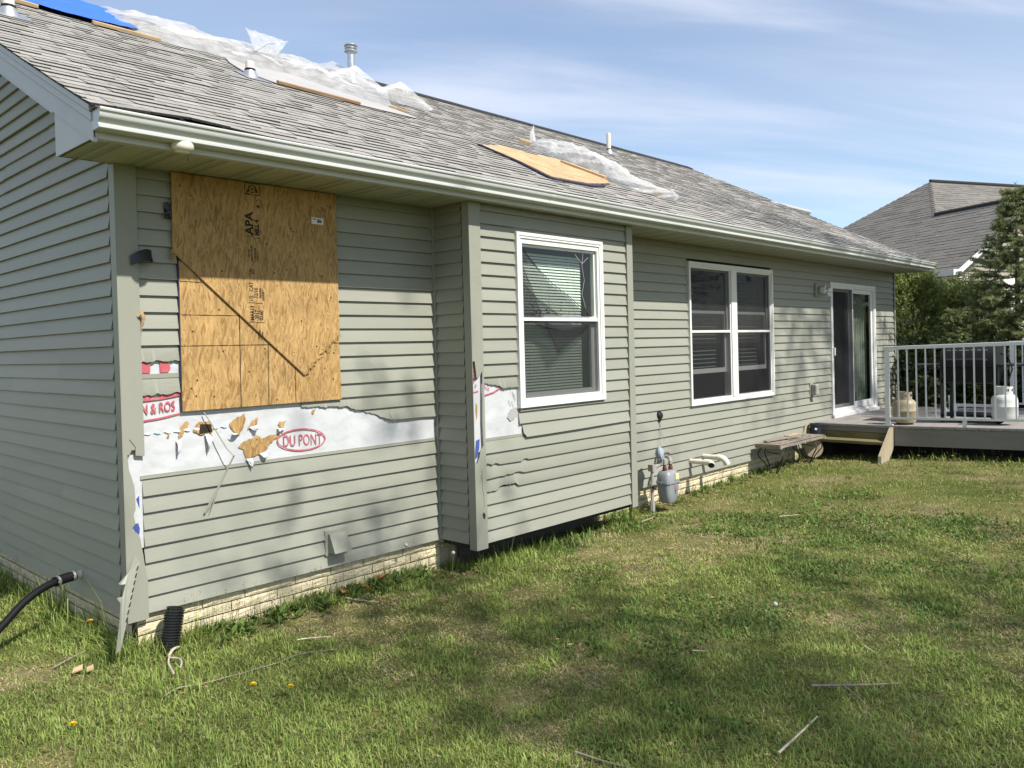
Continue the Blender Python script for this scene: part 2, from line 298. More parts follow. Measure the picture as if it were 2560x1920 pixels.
def soffit_material():
    m = mat('soffit_vinyl', (.36,.36,.29), .55, .05, 3); nt = m.node_tree; N = nt.nodes.new; L = nt.links.new
    b = nt.nodes['Principled BSDF']; g = N('ShaderNodeNewGeometry'); s = N('ShaderNodeSeparateXYZ'); L(g.outputs['Position'], s.inputs[0])
    def mth(op, a, bb=0.):
        n = N('ShaderNodeMath'); n.operation = op
        if hasattr(a, 'node'): L(a, n.inputs[0])
        else: n.inputs[0].default_value = a
        if hasattr(bb, 'node'): L(bb, n.inputs[1])
        else: n.inputs[1].default_value = bb
        return n.outputs[0]
    fy = mth('LESS_THAN', mth('FRACT', mth('MULTIPLY', s.outputs[1], 62.)), .42)
    px = mth('FRACT', mth('DIVIDE', s.outputs[0], .30)); fx1 = mth('LESS_THAN', mth('ABSOLUTE', mth('SUBTRACT', px, .20)), .085); fx2 = mth('LESS_THAN', mth('ABSOLUTE', mth('SUBTRACT', px, .45)), .085)
    hole = mth('MULTIPLY', fy, mth('ADD', fx1, fx2))
    old = b.inputs['Base Color'].links[0].from_socket
    mx = N('ShaderNodeMix'); mx.data_type = 'RGBA'; L(mth('MULTIPLY', hole, .6), mx.inputs[0]); L(old, mx.inputs[6]); mx.inputs[7].default_value = (.05,.05,.04,1); L(mx.outputs[2], b.inputs['Base Color'])
    return m
M['soffit'] = soffit_material()
M['shingle'] = mat('asphalt_shingle', (1,1,1), .95, .22, 38, .5, 260, .12, attr=True)

# ---------------------------------------------------------------- ground height
def gz(x, y):
    s = min(1, max(0, x/10))
    return -.235+.017*max(0, x-5.)*(1 if x < 12 else 12/x)+.042*max(0, min(4, -y))*s*s+.016*nz(x*.7, y*.7, 1.3)+.008*nz(x*2.3, y*2.3, 5.)
E_ = .1016; S = 2.706; BX0, BX1, BY = 2.483, 4.637, -.4266; HL = 13.40
house = thing('house', (0, 0, -.25), 'single-storey house with sage green vinyl siding, grey shingle roof and storm damage', 'house')

# ---- walls: backing plus separate siding boards
wall_front = MB().box(.0, .30, .005, .16, .0, S+.1).box(1.53, BX0, .005, .16, 0, S+.1).box(.30, 1.53, .005, .16, 0, 1.25) \
    .box(.30, 1.53, .3, .4, 1.25, S).build('wall', M['dark'], house)
wall_gable = MB().prism([(.0, 0), (9.4, 0), (9.4, S), (9.35, 2.9), (4.7, 5.40), (.0, 2.9)], lambda a, b, d: (.005+d, a+.17, b), 0, .14).build('wall', M['dark'], house)
wb = MB()
wb.box(BX0, 3.05, BY+.005, BY+.12, 0, S).box(4.10, BX1, BY+.005, BY+.12, 0, S).box(3.05, 4.10, BY+.005, BY+.12, 0, 1.11).box(3.05, 4.10, BY+.005, BY+.12, 2.43, S)
wb.box(BX0+.005, BX0+.11, BY+.12, .0, 0, S).box(BX1-.12, BX1-.005, BY+.12, 0, 0, S).box(BX0, BX1, BY+.01, 0, -.03, 0)
wall_bay = wb.build('wall', M['dark'], house)
wr = MB()
for x0, x1, z0, z1 in ((BX1, 6.44, 0, S), (6.44, 8.47, 0, .87), (6.44, 8.47, 2.44, S), (8.47, 10.56, 0, S), (10.56, 12.38, 0, .42), (10.56, 12.38, 2.37, S), (12.38, HL, 0, S)): wr.box(x0, x1, .005, .16, z0, z1)
wr.box(HL-.16, HL, .16, 9.4, 0, S)
wall_rear = wr.build('wall', M['dark'], house)
rooms = MB()   # rooms behind the openings
for x0, x1, y0, y1, z0, z1 in ((2.7, 4.5, BY+.125, 2.4, .02, S-.02), (6.0, 9.0, .165, 3.2, .02, S-.02), (10.3, 12.9, .165, 3.4, .3, S-.02)):
    rooms.add([(x0,y1,z0),(x1,y1,z0),(x1,y1,z1),(x0,y1,z1),(x0,y0,z0),(x1,y0,z0),(x1,y0,z1),(x0,y0,z1)], [(0,1,2,3),(4,0,3,7),(1,5,6,2),(4,5,1,0),(3,2,6,7)])
rooms.build('room', M['room'], house, recalc=False)

def board(parent, a0, a1, z0, frame, h=E_, torn=None, top=None, lip=.025, sag=0., seed=0, lap=0.):
    """one clapboard; frame(s, out, z) -> world; torn: [(s, zbottom)] replaces the straight lower edge"""
    mb = MB(); zt = z0+h+.014 if top is None else top
    if torn:
        tt = []; rj = random.Random(int(z0*1000)+len(torn))
        for (xa, za), (xb, zb_) in zip(torn, torn[1:]):
            n = max(1, int((xb-xa)/.011)) if xb-xa < .16 else 1
            for q in range(n): f_ = q/n; tt.append((xa+(xb-xa)*f_, za+(zb_-za)*f_+(rj.uniform(-.0045, .0045) if n > 1 else 0)))
        torn = tt+[torn[-1]]; st = [p[0] for p in torn]
    else:
        n = max(1, int((a1-a0)/.3)); st = [a0+(a1-a0)*i/n for i in range(n+1)]
    vs = []; 
    for i, s_ in enumerate(st):
        w = .0022*nz(s_*1.7, z0*9, seed)+lap; sg = -sag
        if torn: zb = torn[i][1]; o = .005+(lip-.005)*max(0, (zt-zb)/(h+.014)); prof = [(.003, zt), (o+w, zb+.002), (o+w-.0006, zb), (o+w-.0025, zb+.001)]
        else: prof = [(.003+lap, zt), (lip-.0006+w, z0+.007+sg), (lip+w, z0+.001+sg), (lip-.006+w, z0-.001+sg), (.006+lap, z0+.002+sg)]
        vs += [frame(s_, o_, z_) for o_, z_ in prof]; k = len(prof)
    fs = [(i*k+j, i*k+j+1, (i+1)*k+j+1, (i+1)*k+j) for i in range(len(st)-1) for j in range(k-1)]
    fs += [tuple(range(k)), tuple(range((len(st)-1)*k+k-1, (len(st)-1)*k-1, -1))]
    mb.add(vs, fs); return mb.build('siding_board', M['siding'], parent, smooth=30)
FR = lambda y0: (lambda s, o, z: (s, y0-o, z))
FG = lambda x0: (lambda s, o, z: (x0-o, s, z))
# main wall, left part
for n in range(27):
    z0 = n*E_; tp = min(z0+E_+.014, S+.004)
    if n <= 7: board(wall_front, .085, 2.468, z0, FR(0), seed=n)
    elif n == 10: board(wall_front, 0, 0, z0, FR(0), torn=[(1.70,1.112),(1.76,1.092),(1.83,1.075),(1.90,1.046),(1.94,1.030),(2.02,1.018),(2.3,1.016),(2.475,1.010)], lip=.03)
    elif n == 11: board(wall_front, 0, 0, z0, FR(0), torn=[(1.20,1.178),(1.26,1.168),(1.33,1.172),(1.40,1.158),(1.46,1.166),(1.52,1.150),(1.59,1.157),(1.63,1.128),(1.69,1.118),(1.9,1.118),(2.468,1.118)])
    elif n >= 12: board(wall_front, 1.49, 2.468, z0, FR(0), top=tp, seed=n)
    if n == 13: board(wall_front, 0, 0, z0, FR(0), torn=[(.085,1.322),(.16,1.323),(.19,1.333),(.21,1.322),(.27,1.324),(.30,1.332),(.335,1.326)])
    elif n == 15: board(wall_front, 0, 0, z0, FR(0), torn=[(.085,1.526),(.15,1.524),(.19,1.532),(.24,1.525),(.29,1.531),(.335,1.527)])
    elif n >= 16: board(wall_front, .085, .338, z0, FR(0), top=tp, seed=n+40)
MB().box(.075, 2.47, -.010, .004, .8128+.002, .836).box(.075, 2.47, -.016, -.010, .8128+.002, .818).build('lock_strip', M['trim'], wall_front)
MB().box(.085, .335, -.010, .004, 1.424, 1.452).build('lock_strip', M['trim'], wall_front)
# bay front and bay side
for n in range(27):
    z0 = .006+n*E_; tp = min(z0+E_+.014, S+.004); f = FR(BY)
    if n in (4, 5, 6):
        t = {6: [(2.57,.616),(2.60,.640),(2.66,.622),(2.70,.628),(2.74,.616),(3.0,.616),(3.05,.632),(3.09,.616),(3.5,.616),(4.55,.616)],
             5: [(2.57,.514),(2.75,.516),(2.84,.524),(2.88,.518),(2.93,.530),(2.98,.528),(3.02,.514),(3.6,.514),(4.55,.514)],
             4: [(2.57,.412),(2.70,.412),(2.73,.432),(2.78,.445),(2.86,.436),(2.92,.442),(2.96,.414),(3.6,.412),(4.55,.412)]}[n]
        board(wall_bay, 0, 0, z0, f, torn=t)
    elif n < 8: board(wall_bay, 2.57, 4.552, z0, f, seed=n+9)
    elif n == 8: board(wall_bay, 0, 0, z0, f, torn=[(3.03,.838),(3.06,.806),(3.3,.806),(3.8,.810),(4.2,.815),(4.55,.819)], lip=.034)
    elif n == 9: board(wall_bay, 2.99, 4.552, z0, f, seed=n)
    elif n in (10, 11):
        board(wall_bay, 4.12, 4.552, z0, f, seed=n)
        if n == 10: board(wall_bay, 3.0, 4.2, z0, f, top=1.055, seed=n)
    elif n == 12: board(wall_bay, 0, 0, z0, f, torn=[(2.57,1.285),(2.64,1.268),(2.70,1.256),(2.76,1.250),(2.80,1.222),(2.86,1.232),(2.93,1.226),(3.0,1.225)]); board(wall_bay, 4.12, 4.552, z0, f, seed=n)
    elif n < 24: board(wall_bay, 2.57, 3.0, z0, f, seed=n); board(wall_bay, 4.12, 4.552, z0, f, seed=n)
    else: board(wall_bay, 2.57, 4.552, z0, f, top=tp, seed=n)
    board(wall_bay, BY+.07, -.012, z0, FG(BX0), top=tp, seed=n+70)
MB().box(2.57, 3.03, BY-.010, BY+.004, .815, .838).build('lock_strip', M['trim'], wall_bay)
# rear-right run of the main wall
for n in range(27):
    z0 = n*E_; tp = min(z0+E_+.014, S+.004); spans = [(BX1+.006, HL-.02)]
    def cut(sp, a, b):
        r = []
        for p, q in sp:
            if b <= p or a >= q: r.append((p, q)); continue
            if a > p+.02: r.append((p, a))
            if b < q-.02: r.append((b, q))
        return r
    if z0+E_ > .82 and z0 < 2.49: spans = cut(spans, 6.39, 8.54)
    if z0+E_ > .36 and z0 < 2.41: spans = cut(spans, 10.53, 12.41)
    if z0 < .30: spans = cut(spans, 9.72, 13.5)
    for p, q in spans:
        L_ = 3.66; a = p
        while q-a > 4.4:
            b = a+L_*random.uniform(.6, 1.0); board(wall_rear, a, b+.02, z0, FR(0), top=tp, seed=n+int(a), lap=.0015); a = b
        board(wall_rear, a, q, z0, FR(0), top=tp, seed=n+11)
# gable end
SEAM = {31: [1.063], 30: [1.06], 29: [2.081], 28: [2.08], 15: [1.026], 14: [1.022], 13: [2.058], 12: [2.068], 7: [1.005], 6: [1.009], 5: [2.026], 4: [2.036]}
for n in range(46):
    z0 = n*E_; ya = max(.085, (z0-2.86)/.48+.02 if z0 > 2.6 else 0); yb = 8.9-ya
    if yb-ya < .3: break
    yy = ya; cuts = SEAM.get(n, [3.2+.9*(n % 3)])
    for c in cuts+[yb]:
        if c <= yy+.05: continue
        board(wall_gable, yy, c+(.03 if c != yb else 0), z0, FG(0), seed=n+90, lap=.005 if c != yb else 0.); yy = c
# ---- house wrap showing through the tears, with its print and holes
wrap = MB().grid(lambda u, v: (.06+2.42*u, -.0015-.008*max(0, nz(u*9, v*5, 2))-.006*max(0, .25-abs(nz(u*16+v*3, v*6-u*5, 3))), .79+.80*v), 200, 60).build('house_wrap', M['wrap'], wall_front, smooth=180)
wrap2 = MB().grid(lambda u, v: (BX0+.06+.56*u, BY-.0015-.006*max(0, nz(u*5, v*5, 7))-.003*abs(nz(u*11, v*12, 3)), .60+.75*v), 40, 40).build('house_wrap', M['wrap'], wall_bay, smooth=180)
HOLES = [[(.316,1.024),(.318,1.06),(.324,1.098),(.345,1.128),(.368,1.141),(.387,1.134),(.372,1.10),(.351,1.067),(.335,1.05)],
 [(.414,1.08),(.43,1.115),(.445,1.134),(.48,1.128),(.524,1.136),(.553,1.086),(.535,1.06),(.521,1.041),(.49,1.055),(.462,1.048)],
 [(.656,1.102),(.69,1.13),(.768,1.161),(.776,1.126),(.755,1.07),(.726,1.021),(.70,1.035),(.685,1.055),(.668,1.07)],
 [(.718,.943),(.757,.979),(.80,.988),(.849,1.005),(.89,.985),(.94,.995),(1.034,1.006),(1.0,.975),(.953,.949),(.92,.905),(.884,.885),(.83,.872),(.774,.858),(.754,.9),(.75,.925)],
 [(.786,1.05),(.80,1.08),(.815,1.103),(.859,1.127),(.862,1.105),(.858,1.089),(.82,1.075)],
 [(1.013,1.065),(1.025,1.085),(1.05,1.084),(1.077,1.09),(1.06,1.06),(1.047,1.037),(1.025,1.05)],
 [(1.285,1.118),(1.292,1.145),(1.312,1.15),(1.306,1.12)], [(.245,1.06),(.258,1.09),(.268,1.085),(.256,1.05)]]
def ragged(h, sd):
    rj = random.Random(sd); out = []
    for (xa, za), (xb, zb_) in zip(h, h[1:]+h[:1]):
        n = max(2, int(math.hypot(xb-xa, zb_-za)/.009))
        for q in range(n): f_ = q/n; out.append((xa+(xb-xa)*f_+rj.uniform(-.004, .004), za+(zb_-za)*f_+rj.uniform(-.005, .005)))
    return out
HOLES = [ragged(h, k) for k, h in enumerate(HOLES)]
for h in HOLES: MB().prism(h, XZ(-.0098), 0, .0012).build('sheathing_hole', M['osb'], wrap)
MB().prism([(.45,1.055),(.46,1.118),(.53,1.112),(.54,1.06)], XZ(-.0112), 0, .001).build('burnt_mark', M['ink'], wrap)
for h, tip in ((HOLES[0], (.30,.93)), (HOLES[1], (.50,.93)), (HOLES[3], (.80,.79)), (HOLES[3], (.90,.83)), (HOLES[2], (.645,1.03)), (HOLES[5], (1.0,1.02)), (HOLES[4], (.84,1.03))):
    lo = sorted(h, key=lambda p: abs(p[0]-tip[0])+p[1]*1.2)[:3]; lo.sort(); w = .016
    a, b = (lo[0][0]-w, lo[0][1]), (lo[-1][0]+w, lo[-1][1]); c = Vector((tip[0], 0, tip[1]))
    def flap(u, v, a=a, b=b, c=c):
        p = Vector((a[0]+(b[0]-a[0])*u, 0, a[1]+(b[1]-a[1])*u)).lerp(c, v*.95); return (p.x, -.013-.05*math.sin(v*2.6)*(.5+.5*nz(u*3, v*3, c.x*9)), p.z)
    MB().grid(flap, 6, 8).build('torn_flap', M['wrap'], wrap, smooth=180)
def text_mesh(name, body, size, origin, right, upv, m, parent, sx=1., bold=0.):
    cu = bpy.data.curves.new('t', 'FONT'); cu.body = body; cu.size = size; cu.resolution_u = 3; cu.offset = bold
    ob = bpy.data.objects.new('t', cu); COL.objects.link(ob); bpy.context.view_layer.update()
    me = bpy.data.meshes.new_from_object(ob.evaluated_get(bpy.context.evaluated_depsgraph_get())); bpy.data.objects.remove(ob); bpy.data.curves.remove(cu)
    r, u, o = Vector(right), Vector(upv), Vector(origin); n = r.cross(u)
    for v in me.vertices: v.co = o+r*(v.co.x*sx)+u*v.co.y+n*v.co.z
    me.materials.clear(); me.materials.append(m); me.name = name
    return put(name, me, parent)
def ring(name, cx, cz, rx, rz, w, y, m, parent, a0=0, a1=360, tilt=0.):
    mb = MB(); n = 40; pts = []
    for i in range(n+1):
        a = R(a0+(a1-a0)*i/n); 
        for k in (0, -w): pts.append((cx+(rx+k)*math.cos(a), y, cz+(rz+k)*math.sin(a)+tilt*(rx+k)*math.cos(a)))
    mb.add(pts, [(2*i, 2*i+1, 2*i+3, 2*i+2) for i in range(n)]); return mb.build(name, m, parent)
ring('printed_oval', 1.198, .945, .196, .080, .010, -.0125, M['red_ink'], wrap, tilt=-.05)
text_mesh('printed_lettering', 'DU PONT', .115, (1.046, -.0125, .912), (1, 0, -.05), (0, 0, 1), M['red_ink'], wrap, sx=.62)
text_mesh('printed_lettering', 'N & ROS', .088, (.092, -.0125, 1.206), (1, 0, .06), (0, 0, 1), M['red_ink'], wrap, sx=.62, bold=.0015)
MB().prism([(.085,1.285),(.085,1.33),(.17,1.33),(.17,1.305),(.21,1.308),(.21,1.335),(.335,1.335),(.335,1.308),(.22,1.292)], XZ(-.0115), 0, .0008).build('printed_band', M['red_ink'], wrap)
MB().prism([(.085,1.162),(.085,1.172),(.20,1.180),(.335,1.202),(.335,1.192),(.20,1.170)], XZ(-.0115), 0, .0008).build('printed_band', M['red_ink'], wrap)
MB().prism([(.085,1.458),(.085,1.525),(.155,1.525),(.155,1.458)], XZ(-.0115), 0, .0008).prism([(.215,1.458),(.215,1.525),(.255,1.525),(.275,1.51),(.28,1.48),(.265,1.458)], XZ(-.0115), 0, .0008).build('printed_band', M['red_ink'], wrap)
for k in range(9): MB().prism([(.10+.062*k,1.088+.003*(k%3)),(.112+.062*k,1.098),(.135+.062*k,1.096),(.15+.062*k,1.086),(.13+.062*k,1.080)], XZ(-.0108), 0, .0006).build('blue_mark', M['ltblue'], wrap)
ring('printed_oval', 2.50, .955, .06, .055, .008, -.0125, M['red_ink'], wrap, 100, 260)
text_mesh('printed_lettering', 'D', .07, (2.445, -.0125, .925), (1,0,0), (0,0,1), M['red_ink'], wrap, sx=.5)
text_mesh('printed_lettering', 'Ros', .06, (2.60, BY-.011, 1.228), (1,0,-.25), (0,0,1), M['red_ink'], wrap2, sx=.6)
MB().prism([(2.58,1.172),(2.58,1.182),(2.70,1.205),(2.79,1.240),(2.80,1.232),(2.71,1.196)], XZ(BY-.0105), 0, .0006).build('printed_band', M['red_ink'], wrap2)
tape = MB()
for k in range(7):
    x = 2.86+.02*k+random.uniform(-.01,.01); z = 1.0+.2*random.random(); tape.prism([(x,z),(x+.004,z+.002),(x+.03,z-.05),(x+.025,z-.052)], XZ(BY-.0105), 0, .0006)
tape.prism([(2.85,.985),(2.90,1.05),(2.96,1.06),(2.985,1.01),(2.94,.97),(2.89,.95)], XZ(BY-.0105), 0, .0008)
tape.build('scuff_mark', M['felt_grey'], wrap2)

# ---- corner posts
def post_faces(parent, x, y, z0, z1, front, w=.088, t=.004, sidew=.05):
    mb = MB(); mb.box(x-.032, x-.032+t, y-.032, y+sidew, z0, z1); mb.box(x-.032, x+.004, y+sidew-.003, y+sidew, z0, z1)
    mb.build('corner_post', M['trim'], parent)
    for k, poly in enumerate(front):
        MB().prism([(a-.011 if a < x-.01 else a, b) for a, b in poly], XZ(y-.028), 0, t+.0005).build('corner_post', M['trim'], parent)
post_faces(house, 0, 0, -.03, S, [
    [(-.017,.975),(.008,.975),(.02,1.0),(.041,1.0),(.043,.966),(.077,.960),(.096,.958),(.096,S),(-.017,S)],
    [(-.017,-.03),(.088,-.03),(.088,.23),(.075,.31),(.070,.36),(.062,.41),(.058,.45),(.047,.49),(.02,.515),(.008,.53),(.018,.545),(.03,.56),(.022,.60),(.018,.615),(.033,.64),(.033,.72),(.030,.78),(.012,.85),(.002,.88),(-.005,.975),(-.017,.975)]])
MB().box(.0, .09, -.006, 0, .40, 1.0).build('house_wrap', M['wrap'], house)
MB().prism([(.048,.70),(.066,.72),(.066,.64)], XZ(-.007), 0, .0008).prism([(.026,.52),(.03,.55),(.055,.555),(.064,.52),(.06,.485),(.05,.49)], XZ(-.007), 0, .0008).build('printed_band', M['blue_ink'], house)
MB().box(.083, .097, -.031, -.005, .96, S).box(.078, .092, -.031, -.005, -.03, .22).build('post_channel', M['trim'], house)
MB().box(2.452, BX0-.02, -.036, .004, -.02, S).build('inside_corner_trim', M['trim'], house, bevel=.004)
MB().box(BX0-.021, BX0+.0, -.040, -.008, -.02, S).build('inside_corner_trim', M['trim'], house)
post_faces(house, BX0, BY, -.03, S, [
    [(BX0-.017,1.455),(BX0-.005,1.455),(BX0+.012,1.32),(BX0+.05,1.345),(BX0+.075,1.375),(BX0+.092,1.37),(BX0+.092,S),(BX0-.017,S)],
    [(BX0-.017,-.03),(BX0+.092,-.03),(BX0+.092,.78),(BX0+.075,.80),(BX0+.05,.765),(BX0+.035,.76),(BX0+.02,.70),(BX0-.005,.655),(BX0-.017,.66)],
    [(BX0+.066,.79),(BX0+.092,.80),(BX0+.092,1.36),(BX0+.075,1.37),(BX0+.07,1.2),(BX0+.062,.98)]])
MB().box(BX0-.012, BX0+.09, BY-.006, BY, .6, 1.5).build('house_wrap', M['wrap'], house)
MB().prism([(BX0-.005,1.44),(BX0+.004,1.34),(BX0+.004,1.28),(BX0-.012,1.28),(BX0-.014,1.42)], XZ(BY-.007), 0, .001).prism([(BX0-.012,1.20),(BX0+.05,1.21),(BX0+.05,1.222),(BX0-.012,1.212)], XZ(BY-.007), 0, .001).prism([(BX0-.012,1.30),(BX0+.04,1.31),(BX0+.04,1.33),(BX0-.012,1.32)], XZ(BY-.007), 0, .001).build('printed_band', M['red_ink'], house)
MB().prism([(BX0+.012,1.08),(BX0+.02,1.13),(BX0+.035,1.10),(BX0+.03,1.02),(BX0+.02,.99)], XZ(BY-.0072), 0, .001).prism([(BX0+.01,1.25),(BX0+.02,1.28),(BX0+.03,1.26),(BX0+.02,1.24)], XZ(BY-.0072), 0, .001).build('sheathing_hole', M['osb'], house)
MB().prism([(BX0-.01,.68),(BX0+.02,.70),(BX0+.045,.77),(BX0+.05,.84),(BX0+.01,.83)], XZ(BY-.0072), 0, .001).build('printed_band', M['blue_ink'], house)
MB().prism([(BX0+.035,.25),(BX0+.055,.262),(BX0+.07,.235),(BX0+.06,.205),(BX0+.045,.215)], XZ(BY-.0328), 0, .0006).build('post_hole', M['dark'], house)
for x0, z0, x1, z1 in ((.04,.60,.045,.42), (.03,.56,.035,.50), (.05,.42,.06,.30)): MB().prism([(BX0+x0,z0),(BX0+x0+.003,z0),(BX0+x1+.002,z1),(BX0+x1,z1)], XZ(BY-.0328), 0, .0005).build('crack', M['dark'], house)
MB().prism([(.008,1.064),(.011,1.066),(.043,1.02),(.043,.975),(.040,.975),(.040,1.018)], XZ(-.0328), 0, .0005).build('crack', M['dark'], house)
MB().box(BX1-.082, BX1+.012, BY-.034, BY-.028, -.03, S).box(BX1+.006, BX1+.012, BY-.028, 0, -.03, S).box(BX1-.082, BX1-.078, BY-.028, BY, -.03, S).build('corner_post', M['trim'], house, bevel=.003)
MB().box(HL-.03, HL+.03, -.034, -.026, 0, S).box(HL+.024, HL+.03, -.018, .07, 0, S).build('corner_post', M['trim'], house, bevel=.003)

# ---- foundation with separate rough-faced bricks
found = MB().box(.05, HL-.05, .035, .3, -.9, 0).box(.035, .3, .3, 9.2, -.9, 0).build('foundation', M['mortar'], house)
bvar = []
for k in range(7):
    mb = MB(); nx = 5
    def bf(u, v, k=k): return (u-.5, -.5-(.22*nz(u*5.1+k*7, v*6.3, k)-.05) if 0 < u < 1 and 0 < v < 1 else -.34, v-.5)
    mb.grid(bf, nx, 4); bvar.append(mb.mesh('brick', M['found'], smooth=None, recalc=False))
def brick(x0, x1, z0, z1, wall):
    o = bpy.data.objects.new('brick', random.choice(bvar)); COL.objects.link(o); o.parent = found
    if wall == 'f': o.location = ((x0+x1)/2, .035, (z0+z1)/2); o.scale = (x1-x0, .05, z1-z0)
    else: o.location = (.035, (x0+x1)/2, (z0+z1)/2); o.scale = (x1-x0, .05, z1-z0); o.rotation_euler = (0, 0, -PI/2)
for wl, a, b in (('f', .04, 2.48), ('f', 4.6, 9.3), ('g', .04, 3.6)):
    for r in range(5):
        z1 = -.004-r*.068; x = a-.17*(r % 2)
        while x < b:
            w = .36+random.uniform(-.08,.08); brick(max(a, x)+.003, min(b, x+w)-.003, z1-.061, z1, wl); x += w
MB().box(BX0+.2, BX1-.1, .0, .03, -.6, 0).build('foundation_wall', mat('bay_shade_concrete', (.07,.062,.05), .95, .3, 8), house)  # shade beneath the bay put into the colour: concrete painted near-black

# ---- soffit, fascia, gutter, rake
EO = .566
soffit = MB().box(-.29, 13.62, -EO+.006, .05, S+.012, S+.03).build('soffit', M['soffit'], house)
x = -.30
while x < 13.6:
    x2 = min(x+.30, 13.62); mb = MB(); g = .006
    mb.sweep([(x+.001, S+.012), (x+.001, S+.001), (x+.075-g, S+.001), (x+.075, S+.008), (x+.075+g, S+.001), (x+.15-g, S+.001), (x+.15, S+.008), (x+.15+g, S+.001), (x+.225-g, S+.001), (x+.225, S+.008), (x+.225+g, S+.001), (x2-.002, S+.001), (x2-.002, S+.012)],
             -EO+.006, .0, lambda s, a, b: (min(a, x2), s, b))
    mb.build('soffit_panel', M['soffit'], soffit); x = x2
MB().box(-.33, 13.64, -EO-.004, -EO+.005, S-.006, 2.835).box(-.33, 13.64, -EO+.005, -EO+.05, S-.006, S-.0035).build('fascia', M['gutter'], house, bevel=.002)
GP = [(-EO-.006,2.828),(-EO-.006,2.735),(-EO-.088,2.735),(-EO-.093,2.740),(-EO-.093,2.753),(-EO-.085,2.758),(-EO-.086,2.767),(-EO-.094,2.777),(-EO-.106,2.787),(-EO-.112,2.798),(-EO-.113,2.818),(-EO-.122,2.822),(-EO-.124,2.830),(-EO-.120,2.838),(-EO-.108,2.840),(-EO-.104,2.832),(-EO-.108,2.824),(-EO-.107,2.800),(-EO-.100,2.790),(-EO-.086,2.778),(-EO-.080,2.766),(-EO-.080,2.741),(-EO-.010,2.741),(-EO-.010,2.828)]
gut = MB(); xs = [-.335+13.96*i/40 for i in range(41)]
for i in range(40): gut.sweep(GP, xs[i], xs[i+1], lambda s, a, b: (s, a, b+.0025*nz(s*.6, 3.)), closed=False)
gut.sweep([GP[-1], GP[0]], xs[0], xs[-1], lambda s, a, b: (s, a, b), closed=False)
gutter = gut.build('gutter', M['gutter'], house, smooth=28)
for xe in (-.337, 13.623): MB().prism(GP[:15], lambda a, b, d: (xe+d, a, b), 0, .003).build('end_cap', M['gutter'], gutter)
for xe in (3.2, 7.0, 10.4): MB().sweep([(a-.0015, b) for a, b in GP[2:14]], xe, xe+.05, lambda s, a, b: (s, a, b+.0025*nz(s*.6, 3.)), closed=False).build('seam_band', M['gutter'], gutter)
def zr(Y): t = Y+.6; return 2.862+.474*t+.0048*t*t
RY, RZ = 4.72, zr(4.72)
def rp(X, Y, h=0.):
    sl_ = .474+.0096*(Y+.6); n = Vector((0, -sl_, 1)).normalized(); return Vector((X, Y, zr(Y)))+n*h
def XE(Y): return float(np.interp(Y, [-.7, .08, 1.1, 1.94, 3.3, 4.72], [13.58, 13.62, 13.96, 14.34, 14.75, 14.5]))
# rake boards on the near gable: stepped fascia and the return box
rk = MB()
for (o0, o1, x0, x1) in ((.008,.040,-.352,-.325), (.046,.088,-.344,-.322), (.094,.196,-.336,-.318), (.010,.19,-.318,-.312), (.195,.208,-.336,-.03)):
    y_0 = .02 if x1 == -.03 else -.575; ys = [y_0+(4.825-y_0)*i/12 for i in range(13)]
    for i in range(12):
        a, b = ys[i], ys[i+1]; rk.add([(xx, yy, zr(yy)-oo) for yy in (a, b) for xx in (x0, x1) for oo in (o0, o1)], [(0,1,3,2),(4,6,7,5),(0,4,5,1),(2,3,7,6),(0,2,6,4),(1,5,7,3)])
rk.build('rake_board', M['rake'], house)
MB().prism([(-.575, S-.004), (.0, S-.004), (.0, zr(0)-.20), (-.575, zr(-.575)-.12)], lambda a, b, d: (-.330+d, a, b), 0, .006).build('eave_return', M['rake'], house)
MB().box(-.325, .0, -.012, -.004, S-.002, 2.95).build('eave_return', M['trim'], house)
# roof deck and shingles
rd = MB()
ys = [-.61+(RY+.61)*i/10 for i in range(11)]
for i in range(10):
    a, b = ys[i], ys[i+1]; rd.add([rp(-.34, a, -.03), rp(XE(a), a, -.03), rp(XE(b), b, -.03), rp(-.34, b, -.03), rp(-.34, a, 0), rp(XE(a), a, 0), rp(XE(b), b, 0), rp(-.34, b, 0)], [(0,3,2,1),(4,5,6,7),(0,1,5,4),(1,2,6,5),(2,3,7,6),(3,0,4,7)])
rd.add([(-.34, RY, RZ), (14.4, RY, RZ), (13.7, 10.0, 2.86), (-.34, 10.0, 2.86)], [(0,1,2,3)])
roof = rd.build('roof', M['asphalt_deck'], house)
M['butt'] = mat('shingle_edge', (.055,.053,.052), .95, .3, 40, .3, 200, .1)
SLOPE = math.sqrt(1+.5**2); EXPO = .137
def tab_list(rows, xr, wmin, wmax, rng):
    out = []
    for r in range(rows):
        x0, x1 = xr(r)
        if x1-x0 < .05: continue
        x = x0-rng.uniform(0, .2); dk = 0
        while x < x1:
            w = rng.uniform(wmin, wmax); a, b = max(x, x0), min(x+w, x1)
            if b-a > .02: out.append((r, a, b, rng.random() < .5, rng.random()))
            x += w
    return out
def tab_geo(mb, fn, r, a, b, thick, s0, s1, cols, c):
    th = .0105 if thick else .0055; b0 = 0.0015
    vs = [fn(a, s0, th+b0), fn(b, s0, th+b0), fn(b, s1, b0+.001), fn(a, s1, b0+.001), fn(a, s0, -.001), fn(b, s0, -.001), fn(a, s1, -.001), fn(b, s1, -.001)]
    mb.add(vs, [(0,1,2,3)], 0); k = len(mb.v)
    mb.add([vs[0], vs[1], vs[4], vs[5], vs[3], vs[2], vs[6], vs[7]], [(0,2,3,1), (0,4,6,2), (1,3,7,5)], 1); cols += [c]*16
